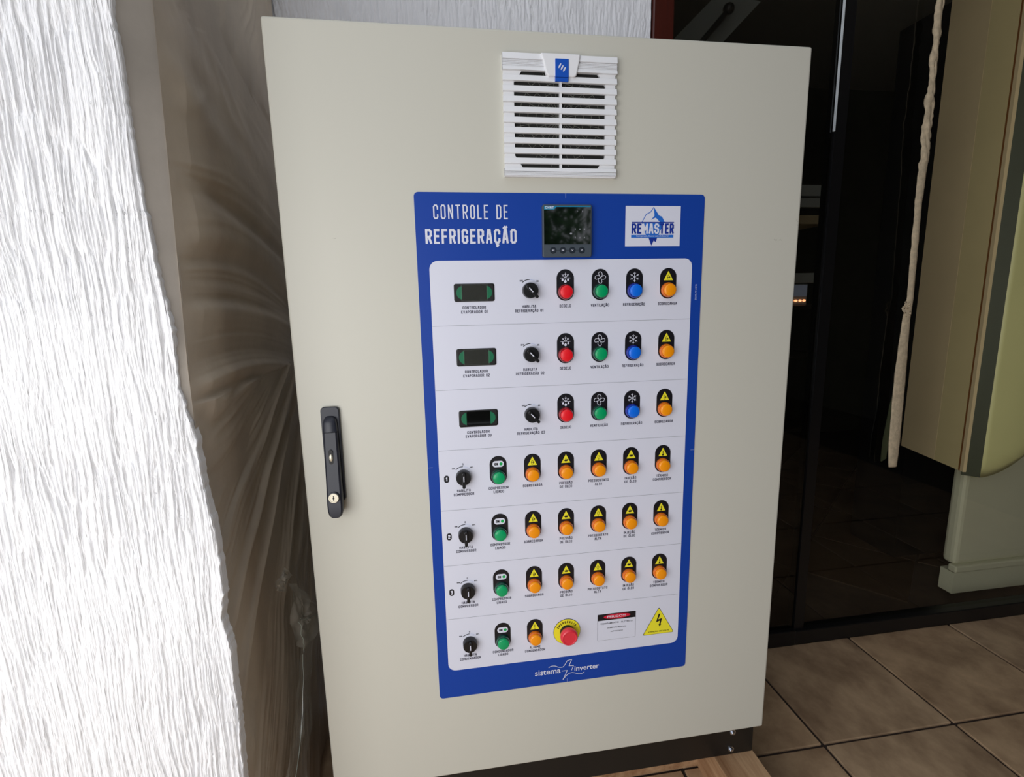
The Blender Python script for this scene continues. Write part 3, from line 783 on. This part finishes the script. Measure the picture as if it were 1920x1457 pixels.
bx = lambda x, y: (.6947 + (x - 775) / 915 * .0715, .3545 - (y - 5) / 820 * .062 - (x - 1240) / 915 * .0085 * 0)
def sh(x, y): return bx(x, y + (x - 1240) * .105)
b.flat([sh(*p) for p in ((1225, 185), (1280, 182), (1215, 372), (1335, 322), (1292, 520), (1318, 520), (1262, 605), (1230, 525), (1252, 522), (1270, 408), (1150, 465))], -.0024, 'inkblk')
b.build('lightning_arrow', sg, (.73, -.0024, .325))
font_text('ATENÇÃO 380 VOLTS', .050, .7055, .2955, -.0024, 'inkblk', 'sign_lettering', sg, .02, .0042)

# ---- captions, number tags and switch scales
COLX = [.304, .375, .4455, .5160, .5865, .6570, .7280]
ROWZ = [1.071, .948, .8265, .705, .5815, .457, .333]
def caption(lines, x, z):
    b = MB()
    for i, s in enumerate(lines): text(b, s, x, z - i * .0080, .0056, .00095, YP, 'ink', gap=.16)
    b.build('caption', panel, (x, YP, z))
for r in range(3):
    z = ROWZ[r]
    caption(['CONTROLADOR', 'EVAPORADOR 0%d' % (r + 1)], .3375, z - .039)
    caption(['HABILITA', 'REFRIGERAÇÃO 0%d' % (r + 1)], .4440, z - .0395)
    for cx, s in zip(COLX[3:], ('DEGELO', 'VENTILAÇÃO', 'REFRIGERAÇÃO', 'SOBRECARGA')): caption([s], cx, z - .0400)
for r in range(3, 7):
    z = ROWZ[r]
    if r < 6:
        caps = [['HABILITA', 'COMPRESSOR'], ['COMPRESSOR', 'LIGADO'], ['SOBRECARGA'], ['PRESSÃO', 'DE ÓLEO'], ['PRESSOSTATO', 'ALTA'], ['INJEÇÃO', 'DE ÓLEO'], ['TÉRMICO', 'COMPRESSOR']]
    else:
        caps = [['HABILITA', 'CONDENSADOR'], ['CONDENSADOR', 'LIGADO'], ['ALARME', 'CONDENSADOR']]
    for cx, s in zip(COLX, caps): caption(s, cx, z - .0375)
    if r < 6:
        b = MB(); b.flat(rrect(.2655, .2755, z - .0190, z - .0035, .0049), YP, 'inkblk')
        text(b, str(r - 2), .2705, z - .0112, .0085, .0019, YP - .0003, 'white', width=.0045 if r > 3 else None); b.build('number_tag', panel, (.2705, YP, z - .011))
def scale_print(cx, cz, kind):
    b = MB(); R_ = .0205
    seg = 12
    a0, a1 = math.radians(43), math.radians(0)
    outer = []; inner = []
    for i in range(seg + 1):
        t = i / seg; a = a0 + (a1 - a0) * t; th = .0011
        outer.append((cx - (R_ + th) * math.sin(a), cz + (R_ + th) * math.cos(a))); inner.append((cx - (R_ - th * .3) * math.sin(a), cz + (R_ - th * .3) * math.cos(a)))
    for i in range(seg): b.flat([outer[i], outer[i + 1], inner[i + 1], inner[i]], YP, 'inkblk')
    b.stroke([(cx + R_ * math.sin(math.radians(t)), cz + R_ * math.cos(math.radians(t))) for t in range(4, 46, 6)], .0004, YP, 'paleblue')
    if kind == 0:
        text(b, 'OFF', cx - .0160, cz + .0185, .0030, .0007, YP, 'inkblk'); text(b, 'ON', cx + .0155, cz + .0175, .0028, .0007, YP, 'inkblk')
    else:
        text(b, 'MAN.', cx - .0185, cz + .0175, .0024, .0007, YP, 'inkblk'); text(b, 'AUT.', cx + .0175, cz + .0185, .0026, .0007, YP, 'inkblk')
        text(b, '0', cx, cz + .0258, .0040, .0006, YP, 'ink')
    b.build('switch_scale', panel, (cx, YP, cz + .02))

# ---- selector switches
def selector_mesh():
    b = MB()
    b.lathe([(.0150, 0), (.0150, -.0065), (.0147, -.0080), (.0147, -.0130), (.0140, -.0140), (.002, -.0142)], 0, 0, 'blackplastic', 32)
    return b.mesh('selector_switch', 40)
sel_me = selector_mesh()
lev = MB()
pr_ = [(-.0030, -.0178), (-.0015, -.0192), (.0015, -.0192), (.0030, -.0178), (.0036, .0085), (.0020, .0125), (-.0020, .0125), (-.0036, .0085)]
lev.prism(pr_, -.0195, -.0138, 'blackplastic'); lev_me = lev.mesh('switch_lever')
lin_ = MB(); lin_.prism([(-.0009, -.0045), (.0009, -.0045), (.0009, .0065), (-.0009, .0065)], -.0200, -.0194, 'white'); lin_me = lin_.mesh('pointer_line')
def selector(cx, cz, ang, label):
    o = bpy.data.objects.new('selector_switch', sel_me); link(o, cab, (cx, -.0015, cz)); o['label'] = label
    for nm, me_ in (('switch_lever', lev_me), ('pointer_line', lin_me)):
        c = bpy.data.objects.new(nm, me_); link(c, o, (cx, -.0015, cz)); c.rotation_euler = (0, -ang, 0)
        if nm == 'switch_lever':
            md = c.modifiers.new('bevel', 'BEVEL'); md.width = .0009; md.segments = 2; md.limit_method = 'ANGLE'
for r in range(3):
    scale_print(.4455, ROWZ[r] - .0090, 0)
    selector(.4455, ROWZ[r] - .0090, math.radians(42), 'black switch turned left in row %s' % ('one', 'two', 'three')[r])
for r in range(3, 7):
    scale_print(.3040, ROWZ[r] - .0080, 1)
    selector(.3040, ROWZ[r] - .0080, 0.0, 'black switch pointing straight up, %s row' % ('fourth', 'fifth', 'sixth', 'bottom')[r - 3])

# ---- pilot lights
def icon(b, kind):
    """drawn around (0, .0150) above the hole centre at (0, -.013) relative to the plate centre"""
    y1, y2 = -.0007, -.0010
    cz = .0135
    def tri():
        b.flat([(-.0098, cz - .0075), (.0098, cz - .0075), (.0006, cz + .0100), (-.0006, cz + .0100)], y1, 'yellow')
    if kind == 'defrost':
        for a in (0, 45, 90, 135, 180):
            d = (math.cos(math.radians(a)), math.sin(math.radians(a)))
            b.stroke([(0, cz), (d[0] * .0098, cz + d[1] * .0098)], .0008, y1, 'white')
            if 0 < a < 180:
                for s_ in (.0052,):
                    for q in (-40, 40):
                        e = (math.cos(math.radians(a + q)), math.sin(math.radians(a + q)))
                        b.stroke([(d[0] * s_, cz + d[1] * s_), (d[0] * s_ + e[0] * .0032, cz + d[1] * s_ + e[1] * .0032)], .0007, y1, 'white')
        for x, z, s_ in ((-.0055, cz - .0038, .0021), (0, cz - .0068, .0026), (.0055, cz - .0038, .0020)):
            b.flat([(x, z + s_ * 1.6)] + [(x + s_ * math.cos(t), z + s_ * math.sin(t)) for t in np.linspace(math.radians(25), math.radians(-205), 12)], y1 - .0001, 'white')
    elif kind == 'snow':
        for k in range(6):
            a = math.radians(90 + 60 * k); d = (math.cos(a), math.sin(a))
            b.stroke([(0, cz), (d[0] * .0095, cz + d[1] * .0095)], .0009, y1, 'white')
            for q in (-45, 45):
                e = (math.cos(a + math.radians(q)), math.sin(a + math.radians(q)))
                b.stroke([(d[0] * .0056, cz + d[1] * .0056), (d[0] * .0056 + e[0] * .0030, cz + d[1] * .0056 + e[1] * .0030)], .0008, y1, 'white')
    elif kind == 'fan':
        for k in range(4):
            a = math.radians(70 + 90 * k)
            pts = [(0, 0), (.0020, .0030), (.0016, .0070), (-.0010, .0100), (-.0050, .0098), (-.0062, .0068), (-.0040, .0034), (0, 0)]
            ca2, sa2 = math.cos(a - math.pi / 2), math.sin(a - math.pi / 2)
            b.stroke([(p[0] * ca2 - p[1] * sa2, cz + p[0] * sa2 + p[1] * ca2) for p in smooth(pts, 3)], .0009, y1, 'white')
    elif kind == 'on':
        b.flat(rrect(-.0115, .0115, cz - .0065, cz + .0065, .0060), y1, 'white')
        b.disc(.0058, cz, .0033, y2, 'greenprint', 18)
        text(b, 'ON', -.0040, cz, .0052, .0013, y2, 'inkblk', gap=.1)
    else:
        tri()
        z = cz - .0015
        if kind == 'overload':
            b.stroke([(-.0018, z - .004), (-.0018, z + .003), (0, z + .0045), (.0014, z + .003), (.0014, z - .004), (-.0018, z - .004)], .0006, y2, 'inkblk')
            b.stroke([(-.0022, z), (.0036, z)], .0010, y2, 'inkblk'); b.stroke([(.0022, z + .0015), (.0038, z), (.0022, z - .0015)], .0007, y2, 'inkblk')
        elif kind == 'oilcan':
            b.flat([(-.0052, z + .0012), (-.0030, z + .0002), (-.0020, z + .0014), (.0022, z + .0014), (.0058, z + .0022), (.0026, z - .0024), (-.0022, z - .0024), (-.0034, z - .0008)], y2, 'inkblk')
            b.stroke([(-.0006, z + .0014), (-.0006, z + .003), (.0010, z + .003)], .0007, y2, 'inkblk')
        elif kind == 'gauge':
            b.stroke([(.0027 * math.cos(t), z + .0012 + .0032 * math.sin(t)) for t in np.linspace(0, 2 * math.pi, 13)], .0005, y2, 'inkblk')
            b.stroke([(0, z - .002), (0, z - .0055)], .0007, y2, 'inkblk'); b.stroke([(0, z + .001), (.0014, z + .0024)], .0005, y2, 'inkblk')
        elif kind == 'thermo':
            b.stroke([(0, z + .0048), (0, z - .002)], .0012, y2, 'inkblk'); b.disc(0, z - .0032, .0020, y2, 'inkblk', 12)
            for q in (.0035, .0015, -.0004): b.stroke([(.0009, z + q), (.0018, z + q)], .0005, y2, 'inkblk')
        elif kind == 'bang':
            b.flat([(-.0007, z + .0052), (.0007, z + .0052), (.0003, z - .0022), (-.0003, z - .0022)], y2, 'inkblk'); b.disc(0, z - .0040, .0008, y2, 'inkblk', 10)
_plates = {}
def plate_mesh(kind):
    if kind not in _plates:
        b = MB(); b.prism(rrect(-.0173, .0173, -.0300, .0300, .0171, 10), -.0004, 0, 'inkblk'); icon(b, kind)
        _plates[kind] = b.mesh('legend_plate')
    return _plates[kind]
_ring = {}; _lens = {}
def pilot(cx, cz, colour, kind, label):
    if colour not in _ring:
        b = MB(); b.lathe([(.0149, 0), (.0149, -.0030), (.0143, -.0062), (.0134, -.0078), (.0126, -.0078), (.0124, -.0066)], 0, 0, colour + '_ring', 36)
        _ring[colour] = b.mesh('pilot_light', 35)
        b = MB(); b.lathe([(.0122, -.0050), (.0122, -.0118), (.0117, -.0130), (.0105, -.0136), (.002, -.0139)], 0, 0, colour + '_lens', 36)
        _lens[colour] = b.mesh('lens', 45)
    hz = cz - .0130
    o = bpy.data.objects.new('pilot_light', _ring[colour]); link(o, cab, (cx, -.0020, hz)); o['label'] = label
    c = bpy.data.objects.new('lens', _lens[colour]); link(c, o, (cx, -.0020, hz))
    c = bpy.data.objects.new('legend_plate', plate_mesh(kind)); link(c, o, (cx, -.0017, cz))
W3 = ('first', 'second', 'third', 'fourth', 'fifth', 'sixth', 'bottom')
for r in range(3):
    for cx, (c_, k_, d_) in zip(COLX[3:], (('red', 'defrost', 'defrost'), ('green', 'fan', 'fan'), ('blue', 'snow', 'snowflake'), ('orange', 'overload', 'yellow warning'))):
        pilot(cx, ROWZ[r], c_, k_, '%s indicator light under %s symbol, %s row' % (c_, d_, W3[r]))
for r in range(3, 6):
    for cx, (c_, k_, d_) in zip(COLX[1:], (('green', 'on', 'ON'), ('orange', 'overload', 'motor warning'), ('orange', 'oilcan', 'left oil can'), ('orange', 'gauge', 'gauge'), ('orange', 'oilcan', 'right oil can'), ('orange', 'thermo', 'thermometer'))):
        pilot(cx, ROWZ[r], c_, k_, '%s indicator light under %s symbol, %s row' % (c_, d_, W3[r]))
pilot(COLX[1], ROWZ[6], 'green', 'on', 'green indicator light under ON symbol, bottom row')
pilot(COLX[2], ROWZ[6], 'orange', 'bang', 'orange indicator light under exclamation symbol, bottom row')

# ---- emergency stop
ex, ez = .5172, .3245
b = MB(); b.lathe([(.0303, -.0012), (.0303, -.0024), (.0302, -.0025)], ex, ez, 'inkblk', 48); b.lathe([(.0296, -.0020), (.0296, -.0028), (.002, -.0028)], ex, ez, 'yellow', 48)
es = b.build('emergency_stop', cab, (ex, -.002, ez), label='red emergency stop button on yellow ring')
b = MB(); b.lathe([(.0160, -.0028), (.0160, -.0080), (.0150, -.0095), (.0120, -.0095), (.0120, -.014)], ex, ez, 'blackplastic', 36); b.build('button_collar', es, (ex, -.006, ez), smooth=40)
b = MB(); b.lathe([(.0125, -.0105), (.0165, -.0115), (.0190, -.0165), (.0194, -.0205), (.0185, -.0245), (.0165, -.0268), (.0150, -.0272), (.0142, -.0266), (.0120, -.0264), (.002, -.0266)], ex, ez, 'mushroom', 40)
b.build('mushroom_button', es, (ex, -.018, ez), smooth=50)
b = MB()
word = 'EMERGÊNCIA'; Rw = .0232
for i, ch in enumerate(word):
    a = math.radians(-60 + 114 * i / (len(word) - 1))
    if ch == 'I': a += 0
    ux, uz = math.sin(a), math.cos(a)
    def xf(p, ux=ux, uz=uz, a=a):
        x, z = p
        return (ex + ux * (Rw + z) + uz * x, ez + uz * (Rw + z) - ux * x)
    text(b, ch, 0, 0, .0052, .0010, -.0031, 'inkblk', xf=xf)
b.build('ring_lettering', es, (ex, -.0031, ez + .023))

# ---- evaporator controllers
def controller(cz, seed, film):
    cx = .3385; x0, x1, z0, z1 = cx - .0385, cx + .0385, cz - .0168, cz + .0168
    b = MB(); outer = rrect(x0, x1, z0, z1, .004, 5); inner = rrect(x0 + .0022, x1 - .0022, z0 + .0022, z1 - .0022, .0028, 5)
    n = len(outer)
    vs = [(p[0], -.0026, p[1]) for p in outer] + [(p[0], -.0030, p[1]) for p in inner] + [(p[0], -.0018, p[1]) for p in inner] + [(p[0], -.0012, p[1]) for p in outer]
    fs = [(i, (i + 1) % n, n + (i + 1) % n, n + i) for i in range(n)] + [(n + i, n + (i + 1) % n, 2 * n + (i + 1) % n, 2 * n + i) for i in range(n)] + [tuple(range(2 * n, 3 * n))] + [(3 * n + i, 3 * n + (i + 1) % n, (i + 1) % n, i) for i in range(n)]
    b.add(vs, fs, 'blackdeep')
    o = b.build('controller', cab, (cx, -.0015, cz), label='recessed green and black temperature controller in row %s' % ('one', 'two', 'three')[seed])
    for s_ in (-1, 1):
        b = MB(); e = []
        for t in np.linspace(-60, 60, 13): e.append((cx + s_ * (.0190 + .0150 * math.cos(math.radians(t * 1.4)) if abs(t) < 64 else .019), cz + .0128 * math.sin(math.radians(t * 1.5))))
        e = [(cx + s_ * .0225, cz - .0128)] + e + [(cx + s_ * .0225, cz + .0128)]
        b.prism(e, -.0024, -.0014, 'greenbezel'); b.build('green_keypad', o, (cx + s_ * .028, -.002, cz), label='green keypad')
    b = MB(); b.prism(rrect(cx - .0235, cx + .0235, cz - .0140, cz + .0140, .002), -.0027, -.0014, 'screen'); b.build('display', o, (cx, -.002, cz))
    if film:
        rr = random.Random(seed + 50); nx_, nz_ = 26, 16; P_ = np.zeros((nz_, nx_, 3))
        for i in range(nz_):
            for j in range(nx_):
                x = cx - .0255 + .051 * j / (nx_ - 1); z = cz - .0155 + .031 * i / (nz_ - 1)
                edge = max(0, 1 - i / 3.5) + max(0, (j - 18) / 8) * .5
                P_[i, j] = (x, -.0034 - .0008 * float(vnoise(np.array(x / .006), np.array(z / .006), seed)) - edge * rr.uniform(0, .0010), z)
        f = bpy.data.objects.new('protective_film', grid_mesh('protective_film', P_, 'clearfilm2', False)); link(f, o, (0, 0, 0)); f['label'] = 'crinkled clear protective film'
MT['clearfilm2'] = film_mat('protective_film', (.55, .58, .5, 1), .06, .10)
for r in range(3): controller(ROWZ[r] - .0110, r, r < 2)

# ---- multimeter
mx_, mz_ = .5181, 1.1712; H2 = .0478
b = MB(); b.prism(rrect(mx_ - H2, mx_ + H2, mz_ - H2, mz_ + H2, .0035), -.0115, -.0012, 'meter')
mm = b.build('panel_meter', cab, (mx_, -.006, mz_), bevel=(.0014, 3), label='square grey digital panel meter with black screen')
b = MB(); b.prism([(mx_ - .0452, mz_ - .0245), (mx_ + .0452, mz_ - .0245), (mx_ + .0452, mz_ + .0450), (mx_ - .0452, mz_ + .0450)], -.0122, -.0110, 'screen'); b.build('display', mm, (mx_, -.012, mz_ + .01))
b = MB(); yq = -.0125
b.flat([(mx_ - .0452, mz_ + .0450), (mx_ + .0452, mz_ + .0450), (mx_ + .0452, mz_ + .0432), (mx_ - .0215, mz_ + .0432), (mx_ - .0258, mz_ + .0385), (mx_ - .0452, mz_ + .0385)], yq, 'teal')
text(b, 'CHNT', mx_ - .0345, mz_ + .0420, .0046, .0009, yq - .0003, 'white', width=.0165); b.build('brand_strip', mm, (mx_, yq, mz_ + .043), label='blue strip with lettering')
b = MB()
for s_, x, z in (('I', .0195, .0355), ('U', .0290, .0355), ('V', .0150, .0030), ('A', .0240, .0030), ('M', .0330, .0030), ('W', .0065, -.0050), ('V', .0150, -.0125), ('A', .0240, -.0125), ('M', .0330, -.0125)):
    if s_ == 'W': b.flat(rrect(mx_ + x - .0022, mx_ + x + .0022, mz_ + z - .0014, mz_ + z + .0014, .001), yq, 'grayline')
    else: text(b, s_, mx_ + x, mz_ + z, .0030, .0006, yq, 'grayline')
b.build('screen_print', mm, (mx_, yq, mz_))
b = MB(); b.stroke([(mx_ - .027, mz_ - .0355), (mx_ + .027, mz_ - .0355)], .0006, -.0119, 'meterdark'); b.build('key_line', mm, (mx_, -.012, mz_ - .035))
for i, x in enumerate((-.0280, -.0093, .0093, .0280)):
    b = MB(); X_ = mx_ + x; Z_ = mz_ - .0355
    b.lathe([(.0062, -.0113), (.0062, -.0121), (.0050, -.0121), (.0048, -.0118), (.0047, -.0124), (.001, -.0126)], X_, Z_, 'meterdark', 24)
    yk = -.0129
    if i == 0: text(b, 'SET', X_, Z_, .0022, .0005, yk, 'white')
    if i == 1: text(b, 'ESC', X_, Z_, .0022, .0005, yk, 'white')
    if i == 2: b.stroke([(X_ - .0016, Z_ + .0009), (X_, Z_ - .0009), (X_ + .0016, Z_ + .0009)], .0007, yk, 'white')
    if i == 3: b.stroke([(X_ - .0016, Z_ - .0009), (X_, Z_ + .0009), (X_ + .0016, Z_ - .0009)], .0007, yk, 'white')
    b.build('key', mm, (X_, -.012, Z_), smooth=40)

# ---- ventilation grille
gx0, gx1, gz0, gz1 = .4010, .6125, 1.2680, 1.4750
gw, gh = gx1 - gx0, gz1 - gz0
SP = .01738; s0 = gz1 - .0315           # first slot centre, pitch
SH = .0068                              # clear slot height
b = MB(); b.box(gx0 + .012, gx1 - .012, -.0015, -.0003, gz0 + .012, gz1 - .02, 'vent_dark')
vg = b.build('ventilation_grille', cab, (.507, -.001, 1.37), label='white louvred plastic ventilation grille')
# guard wires and filter ribs seen in the slots
b = MB(); rr = random.Random(9)
ccx, ccz = (gx0 + gx1) / 2, (gz0 + gz1) / 2
for R_ in (.03, .045, .06, .075):
    b.stroke([(ccx + R_ * math.cos(t), ccz + R_ * math.sin(t)) for t in np.linspace(0, 2 * math.pi, 41)], .0009, -.0022, 'wire')
for k in range(16):
    a = math.pi * k / 16; b.stroke([(ccx + .085 * math.cos(a), ccz + .085 * math.sin(a)), (ccx - .085 * math.cos(a), ccz - .085 * math.sin(a))], .0007, -.0020, 'wire')
b.build('guard_wire', vg, (ccx, -.002, ccz))
# frame: outer ring and white side fillers leaving an octagonal opening
b = MB()
b.prism([(gx0, gz1 - .0270), (gx1, gz1 - .0270), (gx1, gz1), (gx0, gz1)], -.0085, 0, 'whiteplastic')
b.prism([(gx0, gz0), (gx1, gz0), (gx1, gz0 + .0150), (gx0, gz0 + .0150)], -.0085, 0, 'whiteplastic')
zt_, zb_ = gz1 - .027, gz0 + .0150
ol, orr = gx0 + .0205, gx1 - .0205
for s_ in (-1, 1):
    xo = gx0 + .0015 if s_ < 0 else gx1 - .0015; xi = ol if s_ < 0 else orr; d = .0150 * (1 if s_ < 0 else -1)
    b.prism([(xo, zb_), (xi + d * 1.0, zb_), (xi, zb_ + .022), (xi, zt_ - .020), (xi + d, zt_), (xo, zt_)], -.0058, 0, 'whiteplastic')
b.box(ccx - .0019, ccx + .0019, -.0090, -.002, zb_, zt_, 'whiteplastic')
b.build('grille_frame', vg, (ccx, -.004, ccz))
# louvre slats
sl = MB()
h_ = SP - SH
prof = [(-.0060, h_ / 2), (-.0092, h_ / 2 - .0004), (-.0118, -h_ / 2 + .0010), (-.0114, -h_ / 2), (-.0050, -h_ / 2)]   # (y, z)
vs = []; n = len(prof)
for x in (-gw / 2, gw / 2):
    for y, z in prof: vs.append((x, y, z))
sl.add(vs, [tuple(reversed(range(n))), tuple(range(n, 2 * n))] + [(i, (i + 1) % n, n + (i + 1) % n, n + i) for i in range(n)], 'whiteplastic')
sl_me = sl.mesh('slat')
for k in range(9):
    z = s0 - SP * (k + .5)
    o = bpy.data.objects.new('slat', sl_me); link(o, vg, (ccx, 0, z))
# top header with fine ribs, bottom band
b = MB()
zA = s0 + SH / 2
def wedge(b, z0, z1, y0, y1):
    vs = [(gx0, -.004, z0), (gx1, -.004, z0), (gx1, y0, z0), (gx0, y0, z0), (gx0, -.004, z1), (gx1, -.004, z1), (gx1, y1, z1), (gx0, y1, z1)]
    b.add(vs, [(0, 1, 2, 3), (7, 6, 5, 4), (3, 2, 6, 7), (0, 3, 7, 4), (1, 5, 6, 2), (0, 4, 5, 1)], 'whiteplastic')
wedge(b, gz1 - .0105, gz1, -.0128, -.0105)
nr = 5
for k in range(nr):
    a = gz1 - .0112 - k * .00235; wedge(b, a - .0021, a, -.0112, -.0100)
wedge(b, zA, gz1 - .0228, -.0128, -.0112)
b.build('top_band', vg, (ccx, -.01, gz1 - .014))
b = MB(); zB = s0 - 9 * SP - SH / 2
wedge(b, zB - .0068, zB, -.0128, -.0100)
for k in range(4):
    a = zB - .0075 - k * .0022; 
    if a - .0019 > gz0: wedge(b, a - .0019, a, -.0122, -.0112)
b.build('bottom_band', vg, (ccx, -.01, gz0 + .01))
# latch with blue tab
b = MB(); b.prism([(.4690, 1.4752), (.5420, 1.4752), (.5400, 1.462), (.5350, 1.441), (.5310, 1.4375), (.4840, 1.4375), (.4790, 1.4415), (.4740, 1.462)], -.0152, -.005, 'whiteplastic')
b.build('latch_cover', vg, (.506, -.012, 1.456), bevel=(.0022, 3))
b = MB(); b.prism([(.4953, 1.4660), (.5200, 1.4660), (.5200, 1.4358), (.4953, 1.4358)], -.0166, -.012, 'tab'); b.prism([(.4953, 1.4352), (.5195, 1.4352), (.5195, 1.4290), (.4953, 1.4290)], -.0160, -.012, 'tab')
tb = b.build('release_tab', vg, (.5075, -.0155, 1.449), bevel=(.0006, 2), label='blue release tab')
b = MB()
for x, z in ((-.0042, .0028), (0, 0), (.0042, -.0028)):
    a = math.radians(60); d = (math.cos(a) * .0036, math.sin(a) * .0036)
    ring = []
    for t in range(12):
        q = 2 * math.pi * t / 12; u_ = math.cos(q) * .0046; v_ = math.sin(q) * .0014
        ring.append((.5076 + x + u_ * math.cos(a) - v_ * math.sin(a), 1.4515 + z + u_ * math.sin(a) + v_ * math.cos(a)))
    b.flat(ring, -.0168, 'white')
b.build('tab_emblem', vg, (.5076, -.0168, 1.4515))

# ---- swing handle
b = MB()
b.prism(rrect(.0415, .0755, .6675, .8540, .0075), -.0075, 0, 'handle')
hd = b.build('door_handle', cab, (.0585, -.004, .76), bevel=(.0018, 3), label='black plastic swing handle with lock')
def bar(b, stations, key):      # stations: (z, x0, x1, yfront); yback fixed
    vs = []; fs = []
    for z, x0, x1, yf, yb in stations:
        ch = .0030
        vs += [(x0, yb, z), (x0, yf + ch, z), (x0 + ch, yf, z), (x1 - ch, yf, z), (x1, yf + ch, z), (x1, yb, z)]
    for i in range(len(stations) - 1):
        for j in range(5): fs.append((i * 6 + j, i * 6 + j + 1, (i + 1) * 6 + j + 1, (i + 1) * 6 + j))
    fs.append(tuple(range(6))); fs.append(tuple(reversed(range((len(stations) - 1) * 6, len(stations) * 6))))
    b.add(vs, fs, key)
b = MB(); bar(b, [(.8370, .0530, .0640, -.0100, -.004), (.8350, .0500, .0670, -.0150, -.004), (.8310, .0475, .0695, -.0180, -.004), (.8250, .0465, .0705, -.0200, -.004), (.8085, .0460, .0710, -.0215, -.004)], 'handle')
b.build('pivot_cap', hd, (.0585, -.012, .82), smooth=45)
b = MB(); bar(b, [(.8075, .0460, .0710, -.0210, -.004), (.76, .0455, .0715, -.0245, -.008), (.7, .0450, .0720, -.0300, -.012), (.6700, .0445, .0725, -.0330, -.014), (.6570, .0450, .0720, -.0335, -.016), (.6480, .0470, .0700, -.0335, -.018), (.6440, .0510, .0660, -.0330, -.020)], 'handle')
b.build('handle_lever', hd, (.0585, -.02, .73), smooth=35)
b = MB(); b.prism(rrect(.0540, .0615, .7480, .7760, .0037), -.0258, -.0238, 'blackdeep'); b.build('keyhole_slot', hd, (.058, -.025, .762))
b = MB(); b.lathe([(.0034, -.0250), (.0034, -.0262), (.0022, -.0272), (.0005, -.0276)], .0578, .7605, 'metal', 16)
for i, v in enumerate(b.v): b.v[i] = (v[0], v[1], .7605 + (v[2] - .7605) * 2.0)
b.build('slot_insert', hd, (.0578, -.026, .7605), smooth=60)
b = MB(); b.lathe([(.0108, -.0290), (.0108, -.0340), (.0100, -.0345)], .0585, .6850, 'handle', 28)
b.lathe([(.0094, -.0330), (.0094, -.0368), (.0088, -.0374), (.0072, -.0374), (.0068, -.0366), (.002, -.0366)], .0585, .6850, 'metal', 32)
b.box(.0577, .0593, -.0371, -.0366, .6803, .6897, 'blackdeep'); b.disc(.0585, .6850, .0017, -.0372, 'blackdeep', 12)
b.build('lock_cylinder', hd, (.0585, -.035, .685), smooth=35, label='round nickel lock cylinder')
